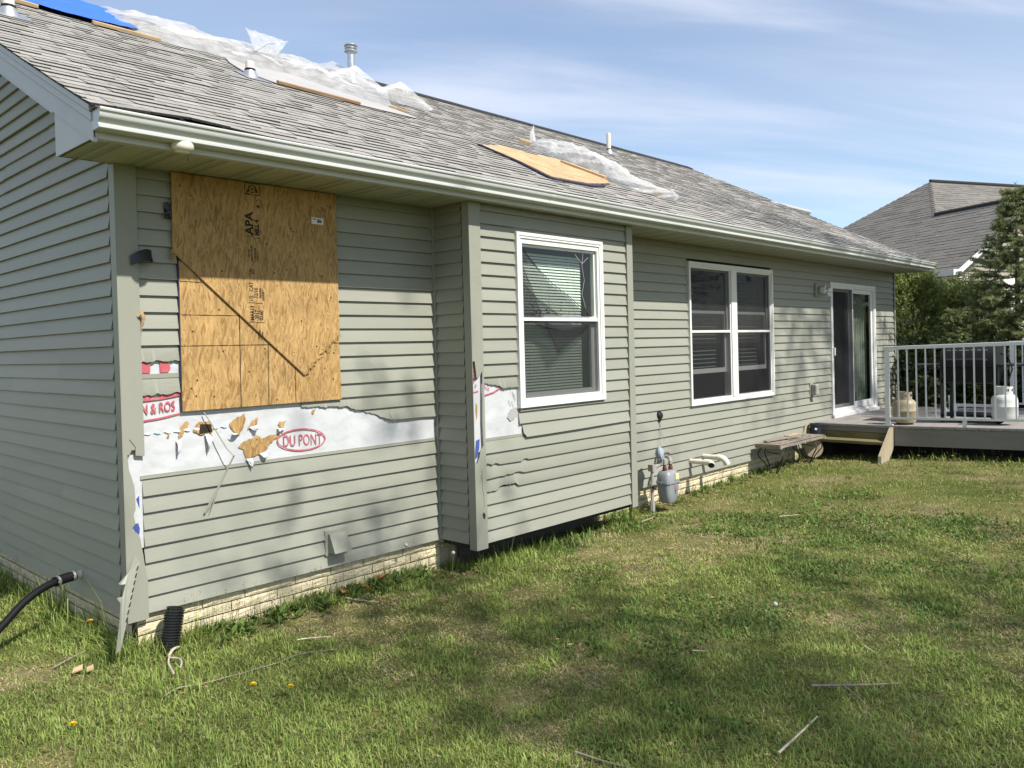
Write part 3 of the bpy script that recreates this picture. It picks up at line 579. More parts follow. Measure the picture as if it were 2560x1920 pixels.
def paint(me, cols):
    at = me.color_attributes.new('Col', 'FLOAT_COLOR', 'POINT'); arr = np.ones((len(me.vertices), 4), np.float32); arr[:, :3] = np.array(cols, np.float32)[:len(me.vertices)]; at.data.foreach_set('color', arr.ravel())
def shade_of(t, base=(.300,.288,.268)):
    k = .90+.18*t
    if t < .06: k = .80
    if t > .95: k = 1.14
    return tuple(c*k for c in base)
rng = random.Random(3)
def yrow(s): return -.63+s/SLOPE*1.005
def rfn(x, s, h): return rp(x, yrow(s), h+.003)
rows = int((RY+.63)*SLOPE/EXPO)
tabs = tab_list(rows, lambda r: (-.365, XE(yrow(r*EXPO))), .09, .24, rng)
def curl(r, a): return .006*max(0, nz(a*.9, r*.5, 3))+(.02*max(0, 1-abs(a-.15)/.5) if r == 0 else 0)
def dist(t): return (rfn((t[1]+t[2])/2, t[0]*EXPO, 0)-CAMP).length
vis = [t for t in tabs if (t[1]+t[2])/2 > -.2]
near = set(sorted(vis, key=dist)[:296])
big = MB(); bc = []
for t in tabs:
    r, a, b, thick, c = t; s0 = r*EXPO; s1 = s0+EXPO+.02; col = shade_of(c)
    jit = (rng.random()-.5)*.006; fn2 = lambda x, s, h, r=r: rfn(x, s, h+curl(r, x))
    if t in near:
        m1 = MB(); cc = []; tab_geo(m1, fn2, r, a+.0022, b-.0022, thick, s0+jit, s1, cc, col); me = m1.mesh('shingle', [M['shingle'], M['butt']], recalc=False); paint(me, cc); put('shingle', me, roof)
    else: tab_geo(big, fn2, r, a+.0015, b-.0015, thick, s0+jit, s1, bc, col)
me = big.mesh('shingle_field', [M['shingle'], M['butt']], recalc=False); paint(me, bc); o = put('shingle_field', me, roof); o['kind'] = 'stuff'
MB().box(-.35, 13.7, -.66, -.60, zr(-.63)-.012, zr(-.63)-.004).build('drip_edge', M['blade'], house)
rv = MB()
for k in range(34):
    a, b = 4.55+.29*k, 4.55+.29*k+.285
    rv.sweep([(RY-.13, -.055), (RY-.13, -.030), (RY, .045), (RY+.13, -.030), (RY+.13, -.055)], a, min(b, 14.4), lambda s, y, h: (s, y, RZ+h+.004*nz(s*3)))
rv.build('ridge_vent', M['black_strip'], house)
cap = MB()
for k in range(17): cap.sweep([(RY-.14, -.06), (RY-.14, -.05), (RY, .018), (RY+.14, -.05), (RY+.14, -.06)], -.36+.29*k, -.36+.29*k+.30, lambda s, y, h, k=k: (s, y, RZ+h-.004*(s+.36-.29*k)))
capm = cap.mesh('ridge_cap', M['butt']); put('ridge_cap', capm, house)
# roof vents
def vent_pipe(X, Y, r, h, boot=True):
    p = rp(X, Y); mb = MB().lathe([(r, -.05), (r, h-.004), (r-.004, h), (r-.008, h), (r-.008, h-.06)], p, n=20, cap=False); o = mb.build('vent_pipe', M['pvc'], house, smooth=40)
    if boot:
        MB().lathe([(r+.012, .055), (r+.010, .075), (r+.001, .080)], p, n=20, cap=False).build('rubber_collar', M['rubber'], o, smooth=40)
        fl = MB(); fl.add([rp(X-.14, Y-.2, .016), rp(X+.14, Y-.2, .016), rp(X+.14, Y+.12, .016), rp(X-.14, Y+.12, .016)], [(0,1,2,3)]); fl.lathe([(r+.05, -.03), (r+.012, .055)], p, n=20, cap=False); fl.build('flashing', M['steel'], o, smooth=40)
vent_pipe(.15, 2.48, .045, .29); vent_pipe(2.18, 2.29, .042, .15); vent_pipe(10.03, 3.73, .040, .36)
p = rp(4.78, 4.2); fl = MB().lathe([(.052,-.06),(.052,.42)], p, n=20).build('flue_pipe', M['steel'], house, smooth=40)
MB().lathe([(.062,.40),(.092,.412),(.092,.42),(.06,.425),(.06,.45),(.084,.455),(.084,.463),(.06,.468),(.06,.485),(.092,.49),(.092,.502),(.045,.522)], p, n=20).build('flue_cap', M['steel'], fl, smooth=30)
MB().lathe([(.13,-.05),(.10,.02),(.075,.10),(.075,.12)], p, n=20, cap=False).build('flashing', M['steel'], fl, smooth=40)
MB().lathe([(.066,.12),(.085,.125),(.085,.145),(.066,.16)], p, n=20, cap=False).build('storm_collar', M['rubber'], fl, smooth=40)
# rear wing glimpsed past the roof end
MB().box(13.50, 13.56, .02, .12, .36, 1.95).build('loose_trim', M['rake'], house)
MB().box(14.9, 16.1, 2.9, 6.0, -.2, 4.3).build('wing_wall', M['siding'], house)
wg = MB().sweep([(2.66,4.44),(2.66,4.36),(2.59,4.36),(2.56,4.40),(2.55,4.44)], 14.0, 16.0, lambda s, a, b: (s, a, b)).build('wing_gutter', M['white_metal'], house)
MB().add([(14.0,2.62,4.43),(16.05,2.62,4.43),(16.05,6,4.46),(14.0,6,4.46),(14.0,2.62,4.36),(16.05,2.62,4.36),(16.05,6,4.36),(14.0,6,4.36)], [(0,1,2,3),(4,5,6,7),(0,1,5,4),(1,2,6,5),(2,3,7,6),(3,0,4,7)]).build('wing_roof', M['butt'], house)

# ---------------------------------------------------------------- windows and door
def ring_frame(x0, x1, z0, z1, w, y0, y1, wb=None, wt=None):
    wb = wb or w; wt = wt or w; mb = MB()
    return mb.box(x0, x1, y0, y1, z1-wt, z1).box(x0, x1, y0, y1, z0, z0+wb).box(x0, x0+w, y0, y1, z0+wb, z1-wt).box(x1-w, x1, y0, y1, z0+wb, z1-wt)
def blind(parent, x0, x1, z0, z1, y, m, pitch=.026, ang=58):
    mb = MB(); z = z0; c, s_ = math.cos(R(ang))*.0125, math.sin(R(ang))*.0125; k = 0
    while z < z1:
        d = .002*nz(k*.9, x0)
        mb.add([(x0, y-c, z-s_+d), (x1, y-c, z-s_-d), (x1, y, z+.001-d), (x0, y, z+.001+d), (x1, y+c, z+s_-d), (x0, y+c, z+s_+d)], [(0,1,2,3), (3,2,4,5)]); z += pitch; k += 1
    for xx in (x0+.18, (x0+x1)/2, x1-.18): mb.box(xx-.001, xx+.001, y-.016, y-.0145, z0, z1)
    return mb.build('blind', m, parent, recalc=False)
def win_root(name, x0, x1, z0, z1, y):
    return ring_frame(x0, x1, z0, z1, .030, y-.046, y-.004).build(name, M['white'], house, bevel=.003)
wA = win_root('window', 2.984, 4.157, 1.050, 2.512, BY)
ring_frame(3.010, 4.131, 1.076, 2.486, .022, BY-.040, BY+.02).build('frame', M['white'], wA)
ring_frame(3.030, 4.111, 1.096, 2.466, .030, BY-.030, BY+.05, wt=.044).build('frame', M['white'], wA)
ring_frame(3.062, 4.079, 1.800, 2.420, .020, BY-.004, BY+.020).build('upper_sash', M['white'], wA)
ring_frame(3.062, 4.079, 1.127, 1.806, .042, BY+.024, BY+.050).build('lower_sash', M['white'], wA)
MB().box(3.062, 4.08, BY-.026, BY-.004, 1.776, 1.802).build('meeting_rail', M['white'], wA)
MB().add([(3.06,BY+.008,1.80),(4.08,BY+.008,1.80),(4.08,BY+.008,2.42),(3.06,BY+.008,2.42)], [(0,1,2,3)]).build('pane', M['glass'], wA)
MB().add([(3.06,BY+.036,1.13),(4.08,BY+.036,1.13),(4.08,BY+.036,1.80),(3.06,BY+.036,1.80)], [(0,1,2,3)]).build('pane', M['glass'], wA)
blind(wA, 3.09, 4.00, 1.16, 2.36, BY+.11, M['blind'])
def crumple(poly, y, n=10, amp=.01, seed=0):
    xs = [p[0] for p in poly]; zs = [p[1] for p in poly]; vs = [(x, y-amp*nz(x*5, z*5, seed), z) for x, z in poly]; c = (sum(xs)/len(xs), sum(zs)/len(zs)); vs.append((c[0], y-amp*2, c[1])); k = len(poly)
    return MB().add(vs, [(i, (i+1)%k, k) for i in range(k)])
crumple([(3.062,2.388),(3.14,2.31),(3.235,2.239),(3.33,2.17),(3.434,2.099),(3.55,2.05),(3.661,1.996),(3.83,1.90),(4.002,1.812),(3.062,1.806)], BY-.014).build('torn_screen', M['screen'], wA)
crumple([(3.062,2.29),(3.10,2.20),(3.169,2.104),(3.25,1.95),(3.328,1.806),(3.062,1.806)], BY-.018).build('torn_screen', M['screen'], wA)
crumple([(3.062,1.775),(4.05,1.775),(3.945,1.729),(3.72,1.61),(3.5,1.492),(3.41,1.64),(3.335,1.775)], BY-.016).build('torn_screen', M['screen_dense'], wA)
MB().add([(3.065,BY-.012,1.13),(4.075,BY-.012,1.13),(4.075,BY-.012,1.772),(3.065,BY-.012,1.772)], [(0,1,2,3)]).build('screen', screen_material('lower_screen', .62, (.014,.02,.018)), wA)
MB().tube([(3.062,BY-.022,2.388),(3.235,BY-.028,2.239),(3.434,BY-.032,2.099),(3.661,BY-.028,1.996),(4.002,BY-.022,1.812)], .0028, 5).tube([(3.335,BY-.03,1.775),(3.41,BY-.034,1.64),(3.5,BY-.04,1.492),(3.72,BY-.03,1.61),(3.945,BY-.02,1.729)], .0018, 5).build('screen_spline', M['rubber'], wA)
cr = MB()
for pts in ([(3.92,2.40),(3.90,2.28),(3.93,2.15),(3.89,2.02),(3.94,1.90)], [(3.74,2.12),(3.73,2.03),(3.69,1.97),(3.60,1.93)], [(3.80,2.38),(3.90,2.30),(3.99,2.36)], [(3.42,1.93),(3.45,1.88),(3.44,1.83)], [(3.13,1.96),(3.12,1.88)]):
    cr.tube([(x, BY+.004, z) for x, z in pts], .0011, 4)
cr.build('glass_crack', M['white_metal'], wA)
db = MB(); rr = random.Random(4)
for k in range(60):
    x = 3.08+abs(rr.gauss(0, .2)); z = 1.81+abs(rr.gauss(0, .035)); w = rr.uniform(.006, .022); db.prism([(x, z), (x+w, z+w*.3), (x+w*.6, z+w), (x-w*.2, z+w*.7)], XZ(BY+.003), 0, .001)
db.build('debris_on_sash', M['iron'], wA)
# double window
wB = win_root('window', 6.383, 8.545, .812, 2.508, 0)
ring_frame(6.405, 8.523, .834, 2.486, .026, -.036, .03).build('frame', M['white'], wB)
MB().box(7.395, 7.535, -.040, .05, .86, 2.46).build('mullion', M['white'], wB, bevel=.003)
for a, b in ((6.431, 7.395), (7.535, 8.497)):
    ring_frame(a, b, .86, 2.46, .022, -.024, .07).build('frame', M['white'], wB)
    ring_frame(a+.02, b-.02, 1.68, 2.44, .022, .012, .034).build('upper_sash', M['white'], wB)
    MB().box(a+.02, b-.02, -.02, .012, 1.672, 1.700).build('meeting_rail', M['white'], wB)
    ring_frame(a+.022, b-.022, 1.18, 1.94, .034, .040, .064, wb=.055).build('lower_sash', M['white'], wB)
    MB().add([(a+.02,.02,1.69),(b-.02,.02,1.69),(b-.02,.02,2.44),(a+.02,.02,2.44)], [(0,1,2,3)]).build('pane', M['glass'], wB)
    MB().add([(a+.03,.05,1.22),(b-.03,.05,1.22),(b-.03,.05,1.92),(a+.03,.05,1.92)], [(0,1,2,3)]).build('pane', M['glass'], wB)
    MB().grid(lambda u, v: (a+.02+(b-a-.04)*u, -.010-.004*nz(u*4, v*5, a), .885+1.56*v), 8, 14).build('screen', M['screen_dense'], wB, smooth=180)
    blind(wB, a+.05, b-.07, 1.25, 2.36, .16, M['blind_dark'], .05, 30)
# sliding door
dr = ring_frame(10.52, 12.42, .345, 2.432, .050, -.040, .0).build('sliding_door', M['white'], house, bevel=.003)
ring_frame(10.56, 12.38, .385, 2.392, .040, -.030, .05).build('frame', M['white'], dr)
ring_frame(11.40, 12.345, .43, 2.36, .075, -.004, .026, wb=.10).build('door_panel', M['white'], dr)
MB().add([(11.45,.012,.50),(12.29,.012,.50),(12.29,.012,2.30),(11.45,.012,2.30)], [(0,1,2,3)]).build('pane', M['glass'], dr)
ring_frame(10.60, 11.44, .43, 2.36, .06, .030, .05, wb=.09).build('door_panel', M['white'], dr)
MB().add([(10.64,.04,.50),(11.40,.04,.50),(11.40,.04,2.30),(10.64,.04,2.30)], [(0,1,2,3)]).build('pane', M['glass'], dr)
ring_frame(10.60, 11.43, .425, 2.362, .022, -.026, -.010, wb=.05).build('screen_frame', M['white'], dr)
MB().add([(10.61,-.018,.45),(11.42,-.018,.45),(11.42,-.018,2.35),(10.61,-.018,2.35)], [(0,1,2,3)]).build('screen', M['screen_dense'], dr)
MB().grid(lambda u, v: (11.62+.85*u, .12+.03*math.sin(u*52), .45+1.88*v), 90, 2).build('curtain', M['curtain'], dr, smooth=180)
MB().box(10.545, 10.575, -.075, -.04, 1.30, 1.42).build('handle', M['white'], dr, bevel=.004)
MB().box(10.50, 12.44, -.07, -.0405, .335, .385).build('door_sill', M['white'], dr, bevel=.003)
# ---------------------------------------------------------------- things fixed to the walls
osbU = thing('osb_sheet', (.9, -.03, 1.40), 'broken OSB sheet with black stamped lettering, screwed over the boarded-up window', 'board')
POLYU = [(.31,2.700),(.308,2.45),(.303,2.20),(.312,2.192),(.345,2.165),(1.216,1.400),(1.235,1.41),(1.262,1.445),(1.275,1.452),(1.30,1.495),(1.325,1.51),(1.345,1.545),(1.375,1.552),(1.395,1.585),(1.425,1.592),(1.445,1.625),(1.485,1.640),(1.500,1.665),(1.519,1.672),(1.516,2.05),(1.520,2.10),(1.515,2.25),(1.516,2.700)]
MB().prism(POLYU, XZ(-.0325), 0, .0115).build('panel', M['osb'], osbU)
fray = MB(); rr = random.Random(2)
for k in range(70):
    t = rr.random(); x = 1.225+.29*t+rr.gauss(0, .008); z = 1.405+.27*t+rr.gauss(0, .008); a = rr.uniform(0, PI); l = rr.uniform(.008, .028)
    fray.bar((x, -.043, z), (x+l*math.cos(a), -.047, z+l*math.sin(a)), .004, .0012, (0, 1, 0))
for k in range(26):
    x = .305+rr.gauss(0,.008); z = 2.19+rr.gauss(0,.012); fray.bar((x, -.043, z), (x+rr.uniform(-.02,.02), -.049, z-rr.uniform(0,.03)), .004, .0012, (0,1,0))
fray.build('splintered_edge', M['osb'], osbU)['kind'] = 'stuff'
edge = MB(); ed = [(.312,2.190),(1.216,1.398)]
edge.prism([(.312,2.192),(.318,2.192),(1.219,1.401),(1.216,1.396)], XZ(-.032), 0, .0125); edge.build('broken_edge', M['osb_edge'], osbU)
UP, LF = (0,0,1), (-1,0,0); yi = -.0447
for body, size, x, z, sx, b in (('APA', .078, .850, 2.352, 1.05, .0022), ('MILL 4', .044, .893, 2.352, .85, .0016), ('CAT', .040, .838, 1.975, .8, 0), ('1/2', .042, .838, 1.905, .8, 0), ('32/16', .040, .872, 1.928, .8, 0), ('MAR13', .040, .842, 1.782, .8, .0006), ('2017', .038, .874, 1.790, .8, .0006), ('02:60', .036, .905, 1.782, .85, .0006),
        ('12.5 mm', .020, .822, 2.20, .8, 0), ('ORTHO/2 RBORM', .018, .842, 2.18, .7, 0), ('SHEATHING SPAN', .016, .866, 2.19, .6, 0), ('RATED 24 OC', .016, .884, 2.18, .7, 0), ('0.483', .020, .830, 2.09, .8, 0), ('INCH', .020, .850, 2.09, .7, 0), ('SHEATHING', .018, .897, 1.93, .7, 0), ('EXPOSURE 1', .018, .918, 1.915, .7, 0), ('PS 2-10', .014, .912, 2.36, .7, 0), ('THIS SIDE', .018, .885, 1.66, .7, 0), ('DOWN', .018, .905, 1.66, .7, 0), ('A', .03, .905, 2.54, .9, .001)):
    text_mesh('stamped_lettering', body, size, (x, yi, z), UP, LF, M['ink'], osbU, sx=sx, bold=b+.0008)
st = MB()
for x0, x1, z in ((.798,.848,2.345), (.860,.905,2.335), (.800,.85,1.900), (.855,.905,1.898), (.806,.85,1.772), (.855,.912,1.768), (.80,.84,2.626), (.87,.905,2.622)): st.box(x0, x1, yi-.0006, yi, z-.003, z+.001)
st.build('stamped_bars', M['ink'], osbU)
ring('stamped_ring', .90, 2.565, .024, .030, .004, yi, M['ink'], osbU)
def rrect(x0, x1, z0, z1, w):
    return ring_frame(x0, x1, z0, z1, w, yi-.0006, yi)
rrect(.796, .908, 2.618, 2.698, .004).build('stamped_frame', M['ink'], osbU)
ring('stamped_ring', .853, 2.658, .030, .026, .006, yi, M['ink'], osbU); ring('stamped_ring', .853, 2.658, .012, .010, .006, yi, M['ink'], osbU)
MB().prism([(.815,2.63),(.83,2.645),(.825,2.655),(.813,2.645)], XZ(yi), 0, .0006).prism([(.875,2.685),(.895,2.64),(.89,2.63),(.872,2.66)], XZ(yi), 0, .0006).build('stamped_emblem', M['ink'], osbU)
lab = MB().box(1.307, 1.404, yi-.0008, yi, 2.470, 2.517).build('paper_label', M['white'], osbU)
lt = MB(); rr = random.Random(5)
for k in range(11): lt.box(1.352+.0035*k, 1.352+.0035*k+rr.uniform(.001,.003), yi-.0016, yi-.0009, 2.482, 2.500)
lt.box(1.315, 1.345, yi-.0016, yi-.0009, 2.502, 2.508).box(1.355, 1.385, yi-.0016, yi-.0009, 2.504, 2.508).build('barcode', M['ink'], lab)
osbL = thing('osb_sheet', (.94, -.02, 1.21), 'lower OSB sheet with ruled black lines, bottom layer of the boarded-up window', 'board')
MB().prism([(.345,2.155),(.340,1.208),(1.529,1.210),(1.516,1.75),(1.2,1.75)], XZ(-.020), 0, .0115).build('panel', M['osb'], osbL)
MB().prism([(.337,2.157),(.332,1.206),(.3395,1.2075),(.3445,2.155)], XZ(-.019), 0, .0125).prism([(.334,1.2055),(1.529,1.207),(1.529,1.2095),(.334,1.2075)], XZ(-.019), 0, .0122).build('painted_edge', M['osb_blue'], osbL)
ln = MB()
def ink_line(a, b, w=.003):
    n = 14; pts = [(a[0]+(b[0]-a[0])*i/n, a[1]+(b[1]-a[1])*i/n) for i in range(n+1)]
    dx, dz = (b[0]-a[0]), (b[1]-a[1]); l = math.hypot(dx, dz); nx_, nz_ = -dz/l, dx/l; vs = []
    for i, (x, z) in enumerate(pts):
        k = w*(.55+.5*random.random()); vs += [(x+nx_*k, -.0320, z+nz_*k), (x-nx_*k, -.0320, z-nz_*k)]
    ln.add(vs, [(2*i, 2*i+1, 2*i+3, 2*i+2) for i in range(n)])
for a, b in (((.741,1.812),(.734,1.21)), ((.945,1.62),(.938,1.212)), ((1.147,1.46),(1.147,1.212)), ((.347,2.024),(.49,2.022)), ((.347,1.814),(.75,1.812)), ((.343,1.618),(.99,1.617)), ((1.47,1.620),(1.518,1.620))): ink_line(a, b, .0034)
ln.build('ruled_line', M['ink'], osbL)['kind'] = 'stuff'
def screws(parent, pts, y):
    mb = MB()
    for x, z in pts: mb.lathe([(.006, 0), (.006, .002), (.002, .003)], (x, y, z), (0, -1, 0), 8)
    mb.build('screw_head', M['iron'], parent)
screws(osbU, [(.62,2.10),(1.0,2.105),(1.38,2.10),(1.45,1.95),(1.47,2.60),(.36,2.62),(1.32,1.60),(.95,2.3),(1.2,1.78),(1.14,2.42),(1.155,2.40)], -.0440)
screws(osbL, [(.42,1.71),(.62,1.58),(.80,1.44),(.44,1.40),(.40,1.35),(.43,1.30),(.55,1.29),(1.47,1.55),(1.46,1.36),(1.0,1.24),(.92,1.59),(.60,1.85)], -.0316)
# scraps of siding
tag(MB().tube([(.477,-.03,1.195),(.53,-.055,1.09),(.60,-.08,.95),(.638,-.10,.898)], .004, 4).add([(.632,-.10,.905),(.646,-.10,.905),(.575,-.06,.742),(.50,-.045,.60),(.461,-.04,.545),(.455,-.04,.56),(.56,-.06,.745)], [(0,1,2,3,4,5,6)]).add([(.53,-.05,.66),(.545,-.052,.665),(.50,-.04,.56),(.485,-.04,.536)], [(0,1,2,3)]).build('torn_nail_strip', M['trim']), 'thin torn strip of siding flange dangling over the exposed house wrap', 'debris')
fl = MB()
fl.add([(.05,-.028,.385),(.025,-.030,.38),(-.03,-.06,.285),(-.055,-.075,.275),(-.10,-.085,.235),(-.085,-.08,.225),(-.06,-.085,.225),(-.085,-.10,.16),(-.125,-.12,.165),(-.105,-.12,.13),(-.13,-.16,.03),(-.17,-.20,-.13),(-.135,-.18,-.12),(-.07,-.13,.04),(.0,-.07,.22),(.052,-.03,.33)], [tuple(range(16))])
for k in range(8):
    t = .12+.085*k; a = Vector((.045,-.033,.36)).lerp(Vector((-.13,-.18,-.08)), t); fl.add([a+Vector((0,-.004,0)), a+Vector((.008,-.004,.003)), a+Vector((.0,-.006,-.022)), a+Vector((-.008,-.006,-.025))], [(0,1,2,3)], 1)
tag(fl.build('siding_scrap', [M['trim'], M['dark']]), 'bent slotted siding scrap leaning from the house corner into the grass', 'debris')
br = MB().grid(lambda u, v: (.045+.125*u, -.045-.05*math.sin(u*3)*(1-v*.6), 2.105+.06*v+.028*math.sin(u*2.4)+.02*v*u), 10, 5).tube([(.17,-.05,2.16),(.175,-.055,2.13)], .003, 5)
tag(br.build('black_bracket', M['black_plastic'], smooth=60), 'bent black plastic piece sticking out beside the left corner post', 'debris')
tag(MB().grid(lambda u, v: (.262+.045*u, -.024-.03*nz(u*3, v*3, 4)-.01, 2.41+.10*v), 6, 8).build('torn_tape', M['black_plastic'], smooth=120), 'torn black scrap poking out beside the upper OSB edge', 'debris')
tag(MB().tube([(.085,-.03,1.80),(.10,-.05,1.82),(.11,-.045,1.79),(.10,-.03,1.74),(.105,-.03,1.70)], [.012,.018,.014,.006,.002], 7).build('stuck_leaf', M['pale_lumber'], smooth=60), 'small tan wood sliver stuck in the siding near the corner post', 'debris')
vh = thing('dryer_vent', (1.45, 0, .09), 'square pale vent hood low on the siding under the torn house wrap', 'vent')
ring_frame(1.355, 1.545, .088, .268, .03, -.028, -.010).build('flange', M['trim'], vh, bevel=.002)
MB().prism([(-.028,.245),(-.05,.245),(-.115,.112),(-.028,.105)], lambda a, b, d: (1.378+d, a, b), 0, .145).build('hood', M['trim'], vh, bevel=.004)
wl = thing('wall_light', (10.05, 0, 2.2), 'twin-head floodlight on a square plate left of the sliding door', 'lamp')
MB().box(9.95, 10.13, -.045, -.012, 2.19, 2.39).build('mounting_plate', M['trim'], wl, bevel=.006)
MB().lathe([(.035,-.02),(.05,.0),(.062,.05),(.066,.055)], (10.06,-.08,2.30), (.25,-.9,-.1), 18).build('lamp_head', M['white_metal'], wl, smooth=40)
MB().tube([(10.05,-.03,2.28),(10.12,-.09,2.28),(10.18,-.12,2.275)], .014, 8).lathe([(.03,0),(.034,.02),(.034,.05)], (10.18,-.12,2.285), (1,-.3,.05), 14).lathe([(.022,0),(.03,.03),(.02,.06)], (10.17,-.13,2.25), (.3,-.5,-1), 14).build('sensor', M['white_metal'], wl, smooth=40)
sfl = thing('eave_light', (.11, -.58, 2.70), 'round weathered white lamp mounted under the gutter near the corner', 'lamp')
MB().lathe([(.040,.030),(.056,.022),(.060,.006),(.060,-.010),(.052,-.022),(.048,-.024)], (.125,-.605,2.722), (0,-.15,1), 24).build('housing', M['pvc'], sfl, smooth=40)
MB().lathe([(.040,-.022),(.040,-.030),(.034,-.036)], (.125,-.605,2.722), (0,-.15,1), 20).build('lens', M['white'], sfl, smooth=40)
MB().tube([(.155,-.60,2.69),(.156,-.60,2.655)], .0015, 5).lathe([(.004,0),(.004,.008)], (.156,-.60,2.648), n=6).build('pull_cord', M['iron'], sfl)
ob = thing('outlet_box', (9.75, 0, .71), 'grey weatherproof outlet cover on the siding beside the sliding door', 'outlet')
MB().box(9.71, 9.83, -.03, -.012, .712, .93).build('back_plate', M['trim'], ob, bevel=.004)
MB().box(9.725, 9.835, -.12, -.03, .735, .90).build('cover', M['pipegrey'], ob, bevel=.018)
ck = thing('cable_cover', (5.735, 0, .70), 'small black round cable cover on the siding above the gas meter', 'cable')
MB().lathe([(.048,-.01),(.048,.015),(.036,.03),(.01,.034)], (5.73,-.015,.755), (0,-1,0), 18).prism([(5.700,.72),(5.76,.72),(5.735,.688),(5.722,.688)], XZ(-.012), 0, .022).build('cap', M['black_plastic'], ck, smooth=40)
MB().tube([(5.73,-.02,.69),(5.72,-.03,.60),(5.70,-.06,.52),(5.66,-.12,.46)], .003, 5).tube([(5.735,-.02,.69),(5.745,-.03,.58),(5.74,-.07,.50),(5.70,-.13,.45)], .0025, 5).build('wire', M['pipegrey'], ck)
def pvc_elbow(x, z, ext, down, label, r=.030):
    o = thing('exhaust_pipe', (x, 0, z-.05), label, 'pipe', 'plastic exhaust pipes')
    MB().tube([(x,.02,z),(x,-ext,z)], r, 16).build('pipe', M['pvc'], o, smooth=40)
    a = []; 
    for k in range(7):
        t = k/6*R(80); a.append((x-.0+(down[0])*.07*(1-math.cos(t)), -ext-.07*math.sin(t), z+down[1]*.07*(1-math.cos(t))))
    d = (Vector(a[-1])-Vector(a[-2])).normalized(); a.append(tuple(Vector(a[-1])+d*.02))
    mb = MB().tube([(x,-ext+.03,z), (x,-ext-.002,z)]+a[1:], r+.007, 16, cap=False); mb.tube(a[-2:], r-.002, 16); mb.build('elbow', M['pvc'], o, smooth=40)
    MB().lathe([(r-.001,.0),(r-.004,.001)], Vector(a[-1]), d, 16).build('opening', M['dark'], o)
pvc_elbow(6.36, .175, .24, (-.5,-.25), 'nearer white plastic exhaust pipe right of the gas meter, its elbow turned outward')
pvc_elbow(6.66, .195, .24, (.35,-1), 'farther white plastic exhaust pipe, its elbow turned down toward the ground')
# gas meter
gm = thing('gas_meter', (5.40, -.3, -.25), 'grey gas meter with regulator and pipes standing against the siding', 'gas meter')
def sq(c, w, d, z, n=24, p=4.): 
    return [(c[0]+w*abs(math.cos(a))**(2/p)*(1 if math.cos(a) >= 0 else -1), c[1]+d*abs(math.sin(a))**(2/p)*(1 if math.sin(a) >= 0 else -1), z) for a in [2*PI*k/n for k in range(n)]]
def loft(rings_, cap=True):
    mb = MB(); n = len(rings_[0]); mb.add([p for r_ in rings_ for p in r_], [(i*n+k, i*n+(k+1)%n, (i+1)*n+(k+1)%n, (i+1)*n+k) for i in range(len(rings_)-1) for k in range(n)]+([tuple(range(n))[::-1], tuple((len(rings_)-1)*n+k for k in range(n))] if cap else [])); return mb
C0 = (5.42, -.31)
loft([sq(C0, .072, .055, -.125), sq(C0, .092, .066, -.105), sq(C0, .112, .080, -.01), sq(C0, .118, .084, .085)]).build('lower_case', M['meter'], gm, smooth=50)
loft([sq(C0, .129, .094, .083), sq(C0, .129, .094, .100)]).build('seam_flange', M['meter'], gm, smooth=50)
loft([sq(C0, .118, .084, .099), sq(C0, .114, .082, .165), sq(C0, .092, .068, .205), sq(C0, .07, .045, .215)]).build('upper_case', M['meter'], gm, smooth=50)
bl = MB()
for k in range(12):
    p = sq(C0, .125, .090, .092, 12)[k]; bl.lathe([(.006,-.014),(.006,.014)], p, n=6)
bl.build('bolt', M['pipegrey'], gm)
MB().box(5.43, 5.495, -.402, -.388, .115, .178).build('index_plate', M['yellow_label'], gm, bevel=.004)
MB().box(5.42, 5.45, -.3955, -.3935, .025, .06).build('red_tag', M['red_ink'], gm)
MB().box(5.415, 5.455, -.3935, -.3915, .005, .009).box(5.433, 5.437, -.3935, -.3905, -.03, .005).build('printed_mark', M['ink'], gm)
for dx in (-.055, .055): MB().lathe([(.020,.205),(.024,.22),(.024,.245),(.018,.255),(.018,.275)], (C0[0]+dx, C0[1], 0), n=10).build('union_nut', M['rust'], gm, smooth=30)
MB().tube([(C0[0]+.055,C0[1],.27),(C0[0]+.055,C0[1],.30),(C0[0]+.065,C0[1]+.01,.325),(C0[0]+.10,C0[1]+.05,.335),(C0[0]+.20,C0[1]+.20,.335),(C0[0]+.27,.01,.335)], .017, 10).lathe([(.022,-.016),(.022,.016)], (C0[0]+.055,C0[1],.29), n=10).build('outlet_pipe', M['pipegrey'], gm, smooth=40)
MB().tube([(C0[0]-.055,C0[1],.27),(C0[0]-.055,C0[1],.32),(C0[0]-.09,C0[1]+.01,.36)], .015, 10).lathe([(.021,-.013),(.021,.016)], (C0[0]-.055,C0[1],.29), n=10).build('inlet_pipe', M['pipegrey'], gm, smooth=40)
RC = Vector((5.35, -.28, .395)); RA = Vector((.35, -.9, .2)).normalized()
MB().lathe([(.025,-.06),(.052,-.05),(.06,-.02),(.076,-.012),(.076,.006),(.06,.012),(.04,.03),(.02,.034)], RC, RA, 22).build('regulator', M['regulator'], gm, smooth=35)
MB().lathe([(.020,.03),(.020,.09),(.016,.095)], RC, RA, 14).build('regulator_cap', M['pipegrey'], gm, smooth=35)
MB().tube([RC+Vector((0,.02,-.07)), RC+Vector((-.01,.03,-.12)), (5.24,-.24,.25)], [.03,.028,.022], 10).box(5.20, 5.27, -.27, -.21, .22, .29).build('valve_body', M['pipegrey'], gm, smooth=35)
